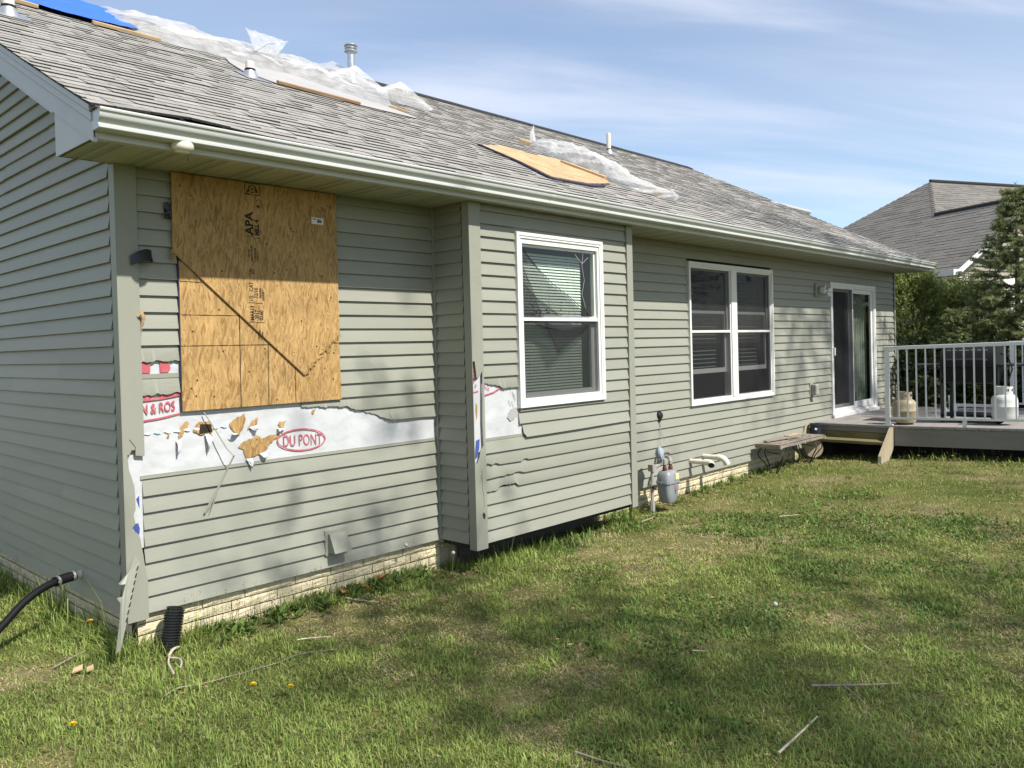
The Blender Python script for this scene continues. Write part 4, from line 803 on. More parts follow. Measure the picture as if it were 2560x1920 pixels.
MB().tube([(5.235,-.24,.25),(5.225,-.24,-.02),(5.22,-.24,-.35)], .017, 10).lathe([(.026,-.03),(.026,.03)], (5.227,-.24,.06), n=10).lathe([(.028,-.06),(.03,-.02),(.03,.05)], (5.222,-.24,-.14), n=8).build('riser_pipe', M['pipegrey'], gm, smooth=35)
MB().lathe([(.024,-.03),(.024,.03)], (5.225,-.255,.055), (0,-1,0), 10).build('shutoff_valve', M['iron'], gm, smooth=35)
# corrugated drain pipe and its root, hose
dp = MB(); prof = []
for k in range(17): z = k*.0165; prof += [(.058, z), (.058, z+.0065), (.046, z+.0085), (.046, z+.0145)]
prof += [(.052, .285), (.044, .285), (.044, .10)]
dpo = thing('drain_pipe', (.16, -.14, -.24), 'short black corrugated drain pipe standing by the house corner', 'pipe')
MB().lathe(prof, (.155,-.14,-.25), Vector((.20,.05,1)), 24, cap=False).build('pipe', M['black_plastic'], dpo, smooth=50)
hp = [Vector(p) for p in ((.03,.752,.135),(-.06,.745,.132),(-.16,.72,.128),(-.27,.68,.11),(-.40,.63,.055),(-.55,.56,-.05),(-.75,.45,-.165),(-1.0,.3,-.215),(-1.3,.1,-.225),(-1.7,-.1,-.23))]
def smooth_path(p, n=6):
    out = []
    for i in range(len(p)-1):
        a, b, c, d = p[max(i-1,0)], p[i], p[i+1], p[min(i+2,len(p)-1)]
        for k in range(n):
            t = k/n; out.append(.5*((2*b)+(c-a)*t+(2*a-5*b+4*c-d)*t*t+(3*b-a-3*c+d)*t**3))
    return out+[p[-1]]
hs = thing('discharge_hose', (-.5, .5, -.23), 'black discharge hose curving from the gable wall into the grass', 'hose')
hp2 = smooth_path(hp)
MB().tube([p for p in hp2 if p.x < -.15], .024, 14).build('hose', M['rubber'], hs, smooth=50)
MB().tube([(.03,.752,.135),(-.07,.743,.131)], .026, 14).build('stub', M['pvc'], hs, smooth=50)
MB().tube([p for p in hp2 if -.20 < p.x < -.055], .032, 14).build('coupling', M['rubber'], hs, smooth=50)
for xx in (-.075, -.175):
    p = min(hp2, key=lambda q: abs(q.x-xx)); q = hp2[hp2.index(p)+1]; d = (q-p).normalized(); MB().tube([p-d*.008, p+d*.008], .0345, 16).tube([p+Vector((0,-.036,-.006)), p+Vector((0,-.036,.006))], .006, 6).build('hose_clamp', M['steel'], hs, smooth=50)
# ---------------------------------------------------------------- things lying on the roof
tag(MB().prism([(4.13,1.06),(4.10,.50),(3.93,-.05),(4.54,.0),(4.9,.14),(5.43,.36),(5.80,.95),(5.85,1.10),(5.63,1.33),(5.07,1.24),(4.72,1.36)], lambda a, b, d: rp(a, b, .022+d), 0, .012).build('osb_patch', [M['osb_roof']]), 'bare tan OSB patch lying on the shingles below the bunched plastic', 'board')
uf = MB()
for a, b in (((4.15,1.12),(4.10,.50)), ((4.10,.50),(3.90,-.08)), ((3.90,-.08),(4.55,-.03)), ((4.55,-.03),(4.95,.11))): uf.bar(rp(*a, .02), rp(*b, .02), .055, .016, (0,-.45,.9))
uf.build('membrane_edge', M['osb_blue'], house)
def film(name, lower, upper, nu, nv, hfun, m, label, cat):
    def interp(pl, u):
        t = u*(len(pl)-1); i = min(int(t), len(pl)-2); f = t-i; return pl[i][0]*(1-f)+pl[i+1][0]*f, pl[i][1]*(1-f)+pl[i+1][1]*f
    def fn(u, v):
        a, b = interp(lower, u), interp(upper, u); X = a[0]*(1-v)+b[0]*v; Y = a[1]*(1-v)+b[1]*v
        return (rp(X, Y, 0) if Y < RY else Vector((X, Y, RZ-.48*(Y-RY))))+Vector((0,-.42,.9))*hfun(X, Y, u, v)
    return tag(MB().grid(fn, nu, nv).build(name, m, smooth=24), label, cat)
def crease(x, y, s=1.):
    p, q = (x*.9+y*.55)*s, (y*1.5-x*.75)*s; p += .35*nz(x*2, y*2, 3.)
    v1 = noise.voronoi(Vector((p*1.3, q*2.4, .3)))[0]; v2 = noise.voronoi(Vector((p*3.1, q*4.6, 2.7)))[0]
    return .55*min(1., v1[0])+.22*min(1., v2[0])+.10*(.5-abs(nz(p*5, q*8, 4.)))-.08
film('tarp', [(-.9,3.75),(-.3,3.55),(.47,3.40),(.81,3.25),(1.19,3.22),(1.594,3.455)], [(-.9,4.85),(-.3,4.85),(.5,4.85),(1.0,4.85),(1.4,4.85),(1.76,4.8)], 60, 26, lambda X, Y, u, v: .03+.05*crease(X, Y, .8), M['tarp'], 'bright blue tarp stretched over the ridge at the upper left', 'tarp')
PL = [(1.50,3.50),(1.62,3.22),(1.92,3.14),(2.20,3.24),(2.36,3.18),(2.59,2.88),(2.9,3.0),(3.2,3.2),(3.36,3.05),(3.5,2.7),(3.70,2.46),(4.02,2.36)]
PU = [(1.45,4.95),(1.75,5.0),(2.1,4.95),(2.5,5.0),(2.9,5.0),(3.25,5.0),(3.6,5.0),(3.9,4.95),(4.2,4.9),(4.55,4.85),(4.95,4.6),(5.15,4.0)]
film('plastic_sheet', PL, PU, 170, 90, lambda X, Y, u, v: .02+(.21*crease(X, Y)+.01)*min(1, 5*v)*min(1, 6*u, 6*(1-u))*(1.15-.5*v)+.10*max(0, 1-abs(X-4.75)/.25)*v, M['film'], 'long crumpled clear plastic sheet draped over the ridge beside the blue tarp', 'plastic sheet')
fp = MB()
def flapf(u, v):
    a = Vector((2.95,3.55,zr(3.55)+.12)); b = Vector((3.45,3.9,zr(3.9)+.10)); c = Vector((3.85,4.3,zr(4.3)+.26)); d = Vector((3.2,4.2,zr(4.2)+.30))
    p = a.lerp(b, u).lerp(d.lerp(c, u), v); return p+Vector((0,-.05,.06))*crease(u*2, v*2, 1.5)
fp.grid(flapf, 14, 14); fp.tube([flapf(0,0), flapf(.5,.48), flapf(1,1)], .012, 6); tag(fp.build('plastic_flap', M['film'], smooth=70), 'stiff folded plastic flap standing up from the long sheet above a vent pipe', 'plastic sheet')
for px_, py_, hh, lab_ in ((4.35,3.7,.27,'upright plastic fold in front of the metal flue pipe'), (4.6,3.1,.28,'pointed plastic fold at the right end of the long sheet')):
    def f3(u, v, px_=px_, py_=py_, hh=hh):
        p = rp(px_-.25+.62*u, py_-.25*u, .02); return p+Vector((.10*v*(u-.2), -.10*v*(1-v), hh*v*(1-abs(u-.45)*1.5)+.04*crease(u*3, v*3)))
    tag(MB().grid(f3, 14, 10).build('plastic_flap', M['film'], smooth=70), lab_, 'plastic sheet')
tag(MB().prism([(2.18,2.42),(2.36,2.13),(3.0,2.03),(3.28,2.02),(4.05,2.04),(4.15,2.12),(4.0,2.42),(3.5,2.75),(3.2,3.2),(2.6,2.95),(2.4,3.2),(2.26,2.85)], lambda a, b, d: rp(a, b, .020+d), 0, .004).build('underlayment', M['felt_grey']), 'smooth grey underlayment strip showing below the crumpled plastic on the roof', 'membrane')
def batten(a, b, w, label, m='lumber', h=.03): return tag(MB().bar(rp(*a, .035), rp(*b, .035), w, h, (0,-.45,.9)).build('batten', M[m], bevel=.003), label, 'batten')
batten((2.38,2.14), (3.28,2.03), .06, 'brown wooden batten along the lower edge of the grey underlayment')
batten((-.2,3.50), (.62,3.30), .06, 'weathered batten pinning the lower left edge of the blue tarp', 'pale_lumber')
batten((1.05,3.19), (1.68,3.16), .06, 'weathered batten under the lower right edge of the blue tarp', 'pale_lumber')
batten((3.98,2.42), (4.15,2.30), .05, 'short tan batten end at the right tip of the long plastic', 'pale_lumber')
batten((5.98,2.22), (6.14,2.06), .09, 'tan batten end poking from the upper end of the bunched plastic', 'pale_lumber', .05)
batten((5.48,1.10), (5.62,.58), .09, 'tan board trapped between the OSB patch and bunched plastic', 'pale_lumber', .05)
batten((6.25,.50), (6.42,.34), .09, 'tan batten showing through the lower tip of the bunched plastic', 'pale_lumber', .05)
cl = [(6.12,2.16,.03),(6.10,2.0,.10),(6.03,1.75,.17),(6.0,1.45,.21),(6.02,1.1,.22),(6.0,.8,.19),(5.93,.58,.15),(5.98,.42,.12),(6.15,.32,.10),(6.35,.28,.09),(6.55,.30,.07),(6.72,.38,.05),(6.80,.45,.08)]
cp = smooth_path([Vector(c) for c in cl], 7)
def rollf(u, v):
    i = min(int(u*(len(cp)-1)), len(cp)-2); f = u*(len(cp)-1)-i; c = cp[i].lerp(cp[i+1], f); t = (cp[i+1]-cp[i]); t.z = 0; t.normalize(); n = Vector((-t.y, t.x, 0)); a = PI*v; r_ = c.z
    rr_ = r_*(.72+.75*crease(c.y*2.2, c.x*1.2+a*.55, 1.2)); q = Vector((c.x, c.y, 0))+n*(rr_*1.15*math.cos(a)); return rp(q.x, q.y, .012+rr_*1.05*math.sin(a))
tag(MB().grid(rollf, 130, 34).tube([rp(6.1,2.1,.05), rp(6.16,2.22,.17), rp(6.2,2.26,.26)], [.05,.03,.005], 6).build('plastic_sheet', M['film'], smooth=24), 'bunched roll of clear plastic lying across the roof above the OSB patch', 'plastic sheet')

# ---------------------------------------------------------------- deck, railing and what stands there
XD = 9.72; DZ = .335
def zt(y): return .022*max(0, -y-1.0)
deck = thing('deck', (11.3, -2.2, -.1), 'low grey plank deck with steps outside the sliding door', 'deck')
y = -.006
while y > -4.6:
    MB().add([(XD-.02, y, DZ+zt(y)), (13.3, y, DZ+zt(y)), (13.3, y-.134, DZ+zt(y-.134)), (XD-.02, y-.134, DZ+zt(y-.134))]+[(XD-.02, y, DZ-.026+zt(y)), (13.3, y, DZ-.026+zt(y)), (13.3, y-.134, DZ-.026+zt(y)), (XD-.02, y-.134, DZ-.026+zt(y))], [(0,1,2,3),(7,6,5,4),(0,4,5,1),(1,5,6,2),(2,6,7,3),(3,7,4,0)]).build('plank', M['deckgrey'], deck); y -= .139
MB().prism([(-.02,DZ-.03),(-1.19,DZ-.03),(-1.19,DZ-.095),(-.02,DZ-.095)], lambda a, b, d: (XD+d, a, b), 0, .03).build('fascia_board', M['fascia_comp'], deck)
MB().prism([(-1.195,DZ-.0295),(-4.6,DZ-.03+zt(-4.6)),(-4.6,.08+zt(-4.6)),(-1.195,.075)], lambda a, b, d: (XD-.014+d, a, b), 0, .03).build('fascia_board', M['fascia_comp'], deck)
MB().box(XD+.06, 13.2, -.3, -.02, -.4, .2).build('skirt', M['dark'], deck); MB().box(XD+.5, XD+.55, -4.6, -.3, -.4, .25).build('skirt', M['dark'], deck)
MB().box(XD-.006, XD+.024, -1.14, -.05, .145, .235).build('riser_board', M['mosswood'], deck)
MB().box(XD-.30, XD-.01, -1.14, -.07, .105, .145).build('step_tread', M['mosswood'], deck, bevel=.004)
MB().prism([(XD,.325),(XD-.06,.325),(XD-.50,-.02),(XD-.53,-.25),(XD-.40,-.25),(XD-.05,.02),(XD,.10)], lambda a, b, d: (a, -1.145-d, b), 0, .042).build('stringer', M['stringer'], deck)
MB().prism([(XD,.29),(XD-.06,.29),(XD-.32,.09),(XD-.32,.0),(XD,.1)], lambda a, b, d: (a, -.075+d, b), 0, .04).build('stringer', M['stringer'], deck)
def railing(X, y0, y1, label, sp=.1165, first=.145, posts=()):
    r_ = thing('railing', (X, (y0+y1)/2, DZ), label, 'railing'); z = lambda y: zt(y)
    def beam(nm, za, zb, w):
        MB().prism([(y0+.03,za+z(y0)),(y1,za+z(y1)),(y1,zb+z(y1)),(y0+.03,zb+z(y0))], lambda a, b, d: (X-w/2+d, a, b), 0, w).build(nm, M['white_metal'], r_, bevel=.004)
    beam('top_rail', 1.382, 1.430, .06); beam('bottom_rail', .425, .455, .035)
    for py in (y0,)+tuple(posts):
        o = MB().box(X-.026, X+.026, py-.026, py+.026, DZ+z(py), 1.382+z(py)).build('post', M['white_metal'], r_, bevel=.003)
        MB().box(X-.055, X+.055, py-.055, py+.055, DZ+.001+z(py), DZ+.022+z(py)).build('base_plate', M['white_metal'], o, bevel=.004)
    y = y0-first; bm_ = MB().box(-.0085, .0085, -.0085, .0085, 0, .928).mesh('baluster', M['white_metal'])
    while y > y1:
        o = bpy.data.objects.new('baluster', bm_); COL.objects.link(o); o.parent = r_; o.location = Vector((X, y, .455+z(y)))-Vector(r_['base']); y -= sp
    return r_
r1 = railing(XD+.05, -1.095, -4.5, 'white metal railing along the near edge of the deck', posts=(-2.95,))
MB().box(XD+.035, XD+.065, -2.075, -2.03, DZ+.024, .425+.024).build('support_foot', M['white_metal'], r1)
railing(12.75, -1.98, -4.5, 'white metal railing on the far side of the deck, behind the grill')
def tank(x, y, z, label, m, r=.155):
    t = thing('propane_tank', (x, y, z), label, 'gas tank', 'propane tanks on the deck')
    MB().lathe([(.09,.012),(r*.92,.035),(r,.08),(r,.185),(r+.0025,.188),(r+.0025,.194),(r,.197),(r,.27),(r*.93,.315),(r*.72,.345),(r*.35,.358)], (x,y,z), n=32).build('cylinder', M[m], t, smooth=40)
    MB().lathe([(.105,0),(.105,.035),(.10,.035),(.10,0)], (x,y,z), n=24, cap=False).build('foot_ring', M['iron'], t, smooth=40)
    col = MB(); n = 48
    for k in range(n):
        a0, a1 = 2*PI*k/n, 2*PI*(k+1)/n; am = math.degrees((a0+a1)/2)
        if 300 < am < 345: continue
        hole = (205 < am < 228) or (246 < am < 268) or (60 < am < 100)
        for z0, z1 in (((.34,.39),(.425,.455)) if hole else ((.34,.455),)):
            col.add([(x+rr_*math.cos(a), y+rr_*math.sin(a), z+zz) for a in (a0, a1) for rr_ in (.098, .094) for zz in (z0, z1)], [(0,1,5,4),(2,3,7,6),(1,3,7,5),(0,2,6,4)])
    col.build('collar', M[m], t)
    MB().lathe([(.02,.35),(.02,.40),(.035,.405),(.035,.43),(.012,.435)], (x,y,z), n=12).tube([(x,y,z+.385),(x-.055,y-.02,z+.385)], .013, 8).build('valve', M['steel'], t, smooth=30)
tank(10.05, -1.225, DZ+.004, 'dirty tan propane tank standing at the left end of the deck railing', 'tan_tank')
tank(10.28, -2.40, DZ+.085, 'clean white propane tank beside the black grill', 'white_tank')
gr = thing('gas_grill', (10.6, -1.95, DZ), 'large black gas grill with side shelf and wheels on the deck', 'grill')
for gx in (10.45, 10.9):
    for gy in (-1.60, -2.28): MB().box(gx-.02, gx+.02, gy-.02, gy+.02, DZ+.02+(.06 if gy < -2 else 0), 1.12).build('leg', M['grillgrey'], gr)
MB().box(10.42, 10.93, -2.32, -1.58, .44, .47).build('bottom_shelf', M['grill'], gr, bevel=.004)
MB().box(10.43, 10.45, -2.28, -1.60, .90, .97).build('cross_bar', M['grillgrey'], gr)
loft([[(10.40,-1.64,.92),(10.92,-1.64,.92),(10.92,-2.24,.92),(10.40,-2.24,.92)], [(10.36,-1.60,1.12),(10.98,-1.60,1.12),(10.98,-2.28,1.12),(10.36,-2.28,1.12)]]).build('firebox', M['grill'], gr, bevel=.01)
lid = MB(); n = 14
pr = [(10.36+.31*(1-math.cos(PI*k/n)), 1.125+.31*math.sin(PI*k/n)**.8) for k in range(n+1)]
lid.prism(pr, lambda a, b, d: (a, -1.60-d, b), 0, .68); lo = lid.build('lid', M['grill'], gr, smooth=35)
MB().tube([(10.36,-1.70,1.22),(10.31,-1.70,1.23),(10.31,-2.18,1.23),(10.36,-2.18,1.22)], .012, 8).build('lid_handle', M['grillgrey'], lo, smooth=40)
sh = MB()
for k in range(7): sh.box(10.41+.01*0, 10.415, -1.68-.075*k-.05, -1.68-.075*k, 1.352, 1.362)
sh.build('lid_slots', M['steel'], lo)
MB().box(10.42, 10.90, -1.58, -1.24, 1.135, 1.165).build('side_shelf', M['grillgrey'], gr, bevel=.008)
MB().box(10.42, 10.90, -2.66, -2.30, 1.135, 1.165).build('side_shelf', M['grillgrey'], gr, bevel=.008)
MB().tube([(10.55,-2.30,1.30),(10.5,-2.40,1.28),(10.45,-2.46,1.1),(10.35,-2.44,.95),(10.28,-2.40,.85)], .009, 8).build('gas_hose', M['rubber'], gr, smooth=50)
for gx in (10.38, 10.96):
    w_ = MB().lathe([(.055,-.02),(.078,-.022),(.086,-.01),(.086,.01),(.078,.022),(.055,.02)], (gx,-2.30,DZ+.115), (1,0,0), 22).build('wheel', M['rubber'], gr, smooth=40)
    MB().lathe([(.056,-.012),(.05,-.024),(.015,-.026)], (gx,-2.30,DZ+.115), (1,0,0), 22).build('rim', M['wheelgrey'], w_, smooth=40)
us = thing('umbrella_stand', (12.2, -1.12, DZ), 'thin white pole on a round white base behind the grill', 'pole')
MB().lathe([(.14,.0),(.14,.02),(.05,.05),(.03,.09)], (12.2,-1.14,DZ+.003), n=20).build('base', M['white_metal'], us, smooth=40)
MB().tube([(12.2,-1.14,DZ+.08),(12.2,-1.12,.95)], .017, 10).build('pole', M['white_metal'], us, smooth=40)
tag(MB().box(12.3, 12.345, -1.95, -1.2, .43, .475).box(12.3,12.345,-1.30,-1.255,.338,.43).box(12.3,12.345,-1.9,-1.855,.338,.43).build('low_rail', M['white_metal']), 'low white rail lying behind the black grill on the deck', 'rail')
tag(MB().tube([(12.1,-1.27,DZ+.02),(12.12,-1.24,.62)], .022, 8).lathe([(.05,0),(.05,.02)], (12.1,-1.27,DZ+.002), n=10).build('white_stake', M['white_metal'], smooth=40), 'short tilted white stake standing behind the grill legs', 'pole')
# flower pot, bench, log slice
fp_ = thing('flower_pot', (9.58, -.13, .146), 'dark navy plastic flower pot on the deck step by the wall', 'pot')
MB().lathe([(.062,.001),(.066,.01),(.080,.165),(.088,.165),(.088,.192),(.080,.192),(.074,.03),(.01,.03)], (9.585,-.155,.146), n=24, cap=False).build('pot', M['pot'], fp_, smooth=40)
MB().lathe([(.018,.0),(.018,.002)], (9.515,-.187,.27), (-.85,-.45,.08), 12).build('sticker', M['white'], fp_)
bn = thing('bench', (8.55, -.25, gz(8.5,-.25)), 'small weathered plank bench on curled iron legs against the siding', 'bench')
BZ = .225
for k, (ya, yb) in enumerate(((-.42,-.325), (-.318,-.21), (-.203,-.09))):
    n = 16
    MB().grid(lambda u, v: (7.86+1.40*u, ya+(yb-ya)*v, BZ+.006*nz(u*14, v*3, k)), n, 3).box(7.86, 9.26, ya, yb, BZ-.045, BZ-.008).build('seat_plank', M['benchwood'], bn)
MB().box(7.85, 7.90, -.43, -.08, BZ-.052, BZ-.012).box(9.22, 9.27, -.43, -.08, BZ-.052, BZ-.012).build('end_batten', M['benchwood'], bn)
for lx in (8.02, 9.05):
    g0 = gz(lx, -.25)
    for sy in (-1, 1):
        for dx in (-.06, .06):
            MB().tube(smooth_path([Vector((lx+dx, -.255+sy*.13, BZ-.05)), Vector((lx+dx*1.6, -.255+sy*.17, BZ-.15)), Vector((lx+dx*.8, -.255+sy*.10, BZ-.26)), Vector((lx+dx*.25, -.255+sy*.03, g0-.01))], 4), .0075, 6).build('leg', M['iron'], bn, smooth=60)
    MB().tube([(lx-.05,-.38,BZ-.13),(lx+.05,-.13,BZ-.13)], .006, 6).build('brace', M['iron'], bn, smooth=60)
rr = random.Random(8)
for k in range(4):
    x0 = 7.98+.22*k; a = rr.uniform(-.2,.2); yy = -.28+.1*rr.random()
    tag(MB().add([(x0,yy,BZ+.012),(x0+.32,yy+a*.3,BZ+.016),(x0+.34,yy+.05+a*.3,BZ+.02),(x0+.02,yy+.06,BZ+.015),(x0,yy,BZ+.026),(x0+.32,yy+a*.3,BZ+.03),(x0+.34,yy+.05+a*.3,BZ+.034),(x0+.02,yy+.06,BZ+.030)], [(0,3,2,1),(4,5,6,7),(0,1,5,4),(1,2,6,5),(2,3,7,6),(3,0,4,7)]).build('wood_scrap', M['benchwood']), ('leftmost', 'second', 'third', 'rightmost')[k]+' splintered weathered slat of four on the bench top', 'wood scrap', 'slats on the bench')
tag(MB().box(8.62, 8.98, -.20, -.12, BZ+.012, BZ+.034).build('pale_slat', M['pale_lumber']), 'pale tan slat lying at the back of the bench top', 'wood scrap')
tag(MB().lathe([(.0,.0),(.115,.0),(.125,.01),(.122,.05),(.0,.05)], (9.25,-.26,.02), (-.9,-.42,.12), 20, cap=False).build('log_slice', M['stringer'], smooth=30), 'round pale log slice leaning behind the right bench leg', 'log')
tag(MB().prism([(9.42,.20),(9.52,.33),(9.64,.33),(9.60,.29),(9.47,.10)], lambda a, b, d: (a, -.03-d, b), 0, .02).build('lean_board', M['stringer']), 'small pale board leaning on the siding behind the flower pot', 'wood scrap')

# ---------------------------------------------------------------- neighbouring house
nb = thing('neighbour_house', (22, 1, gz(12,0)), 'neighbouring tan house with brown-grey hip roof and white trim behind the spruce', 'house')
NU, NV = Vector((.892,-.452,0)), Vector((.452,.892,0)); NP = Vector((24.099,2.406,6.111)); NK, NH, NT, NL = .6884, 3.0958, 1.9944, 4.8705
NE = NP.z-NH; HK = NH/NK; NW = HK-NT
def nbp(u, v, z): return NP+NU*u+NV*v+Vector((0,0,z-NP.z))
def hipf(x, s, h):   # x along +v, s up the -u slope
    n = (Vector((0,0,1))-NU*NK).normalized(); c = math.sqrt(1+NK*NK); return nbp(-HK+s/c, x, NE+NK*s/c)+n*h
def frontf(x, s, h):
    n = (Vector((0,0,1))-NV*NK).normalized(); c = math.sqrt(1+NK*NK); return nbp(x, -HK+s/c, NE+NK*s/c)+n*h
cS = math.sqrt(1+NK*NK); TOPS = HK*cS
def hip_range(r):
    d = (r*.145+.07)/cS
    if d >= HK: return (0, -1)
    # right limit: gable end until the wing ridge height, then the hip line
    return (-NL if d < NW else -(HK-d), HK-d)
M['nb_shingle'] = mat('brown_shingle', (1,1,1), .95, .2, 12, .4, 120, .12, attr=True)
rng2 = random.Random(11); nbm = MB(); nc = []
for r, a, b, thick, c in tab_list(int(TOPS/.145), hip_range, .25, .6, rng2): tab_geo(nbm, hipf, r, a, b, thick, r*.145, r*.145+.16, nc, shade_of(c, (.165,.155,.142)))
def front_range(r):
    d = (r*.145+.07)/cS; return (-(HK-d) if d > NW else -NT+(NW-d), 12)
for r, a, b, thick, c in tab_list(int(TOPS/.145), front_range, .25, .6, rng2): tab_geo(nbm, frontf, r, a, b, thick, r*.145, r*.145+.16, nc, shade_of(c, (.165,.155,.142)))
me = nbm.mesh('shingle_field', [M['nb_shingle'], M['butt']], recalc=False); paint(me, nc)
nroof = MB().add([nbp(0,0,NP.z), nbp(-HK,HK,NE), nbp(-HK,-NL,NE), nbp(-NT,-NL,NP.z-NK*NT), nbp(-NT,-NT,NP.z-NK*NT), nbp(12,0,NP.z), nbp(12,-HK,NE), nbp(-HK,-HK,NE), nbp(-NT+NW,-NL,NE), nbp(-NT+NW,-NT,NE), nbp(12,HK,NE), nbp(-NT+NW,-HK,NE)],
    [(0,1,2,3,4), (0,4,11,6,5), (3,8,11,4), (0,5,10,1)]).build('roof', M['butt'], nb)
o = put('shingle_field', me, nroof); o['kind'] = 'stuff'
MB().tube([nbp(0,0,NP.z+.03), nbp(12,0,NP.z+.03)], .045, 6).build('ridge_cap', M['butt'], nroof); MB().tube([nbp(-NT,-NT,NP.z-NK*NT+.03), nbp(-NT,-NL,NP.z-NK*NT+.03)], .05, 6).build('ridge_cap', M['butt'], nroof)
w0 = -HK+.45
MB().add([nbp(w0,-NL+.35,-.4), nbp(-NT+NW-.45,-NL+.35,-.4), nbp(-NT+NW-.45,-NL+.35,NE), nbp(-NT,-NL+.35,NP.z-NK*NT-.1), nbp(w0,-NL+.35,NE), nbp(w0,HK-.4,-.4), nbp(w0,HK-.4,NE)], [(0,1,2,3,4),(0,4,6,5)]).build('wall', M['nb_siding'], nb)
lapm = MB()
for k in range(36):
    z = -.3+.115*k; half = NW-.45 if z < NE else max(0, (NP.z-NK*NT-.1-z)/NK)
    if half > .1: a = nbp(-NT-half, -NL+.33, z); b = nbp(-NT+half, -NL+.33, z); lapm.bar(a, b, .02, .012)
    if z < NE-.15: lapm.bar(nbp(w0-.015,-NL+.36,z), nbp(w0-.015,HK-.5,z), .02, .012)
o = lapm.build('siding_laps', M['nb_siding'], nb)
MB().bar(nbp(-HK-.05,-NL-.02,NE-.06), nbp(-NT,-NL-.02,NP.z-NK*NT-.02), .03, .26, NV).bar(nbp(-NT,-NL-.02,NP.z-NK*NT-.02), nbp(-NT+NW,-NL-.02,NE-.05), .03, .26, NV).build('rake_board', M['nb_white'], nb)
MB().bar(nbp(-HK-.06,-NL,NE-.06), nbp(-HK-.06,HK,NE-.06), .13, .13).build('gutter', M['nb_white'], nb)
MB().bar(nbp(-HK+.2,-NL+.1,NE-.16), nbp(-HK+.2,HK,NE-.16), .5, .02).build('soffit', M['nb_white'], nb)
q = nbp(-HK-.02,-NL+.35,NE-.12); q2 = nbp(w0-.06,-NL+.45,NE-.45)
MB().tube([q, q+Vector((0,0,-.1)), q2, Vector((q2.x,q2.y,.2))], .05, 8).build('downspout', M['nb_white'], nb, smooth=40)
MB().box(-.4,.4,-.02,.02,0,1.2).build('window', M['nb_white'], nb).matrix_local = Matrix.Translation(nbp(-NT-.4,-NL+.32,1.7)-Vector(nb['base']))@Matrix.Rotation(math.atan2(NU.y,NU.x),4,'Z')
pb = frontf(2.9, TOPS*.62, 0); vp = MB().tube([pb, pb+Vector((0,0,.42))], .06, 12).build('vent_pipe', M['nb_white'], nb, smooth=40); MB().add([frontf(2.7,TOPS*.62-.25,.03), frontf(3.1,TOPS*.62-.25,.03), frontf(3.1,TOPS*.62+.1,.03), frontf(2.7,TOPS*.62+.1,.03)], [(0,1,2,3)]).build('flashing', M['nb_white'], vp)

# ---------------------------------------------------------------- trees and shrubs
def leaf_material(name, rough=.6, tr=.35):
    m = bpy.data.materials.new(name); m.use_nodes = True; nt = m.node_tree; N = nt.nodes.new; L = nt.links.new
    b = nt.nodes['Principled BSDF']; b.inputs['Roughness'].default_value = rough; b.inputs['Specular IOR Level'].default_value = .25
    at = N('ShaderNodeAttribute'); at.attribute_name = 'Col'; L(at.outputs[0], b.inputs['Base Color'])
    t = N('ShaderNodeBsdfTranslucent'); L(at.outputs[0], t.inputs[0]); x = N('ShaderNodeMixShader'); x.inputs[0].default_value = tr
    L(b.outputs[0], x.inputs[1]); L(t.outputs[0], x.inputs[2]); L(x.outputs[0], nt.nodes['Material Output'].inputs[0]); return m
M['leaf'] = leaf_material('foliage'); M['grass'] = leaf_material('grass_blade', .55, .30)
def np_mesh(name, V, F, cols, m):
    """V (n,3), F (k,3) triangles, cols (n,3)"""
    me = bpy.data.meshes.new(name); me.vertices.add(len(V)); me.vertices.foreach_set('co', V.astype(np.float32).ravel())
    me.loops.add(F.size); me.loops.foreach_set('vertex_index', F.astype(np.int32).ravel()); me.polygons.add(len(F))
    me.polygons.foreach_set('loop_start', np.arange(0, F.size, 3, dtype=np.int32)); me.polygons.foreach_set('loop_total', np.full(len(F), 3, np.int32))
    me.update(calc_edges=True); at = me.color_attributes.new('Col', 'FLOAT_COLOR', 'POINT'); c = np.ones((len(V), 4), np.float32); c[:, :3] = cols; at.data.foreach_set('color', c.ravel()); me.materials.append(m); return me
def needles(origins, dirs, rng_, n_per, ln, spread, w, base, top):
    """sprays of small triangles along twigs: origins (k,3), dirs (k,3) twig vectors"""
    k = len(origins); O = np.repeat(origins, n_per, 0); D = np.repeat(dirs, n_per, 0); t = rng_.random(k*n_per)[:, None]
    P = O+D*t; dn = D/np.maximum(1e-6, np.linalg.norm(D, axis=1, keepdims=True)); r = rng_.normal(size=P.shape); r -= dn*(r*dn).sum(1, keepdims=True); r /= np.linalg.norm(r, axis=1, keepdims=True)
    nd = dn*.6+r*spread; nd /= np.linalg.norm(nd, axis=1, keepdims=True); l = ln*(.7+.6*rng_.random((len(P), 1)))
    sd = np.cross(nd, rng_.normal(size=P.shape)); sd /= np.linalg.norm(sd, axis=1, keepdims=True)
    V = np.stack([P-sd*w, P+sd*w, P+nd*l], 1).reshape(-1, 3); F = np.arange(len(V)).reshape(-1, 3)
    mixv = np.clip(t*.75+rng_.random((len(P), 1))*.35, 0, 1); C = np.array(base)*(1-mixv)+np.array(top)*mixv; return V, F, np.repeat(C, 3, 0)
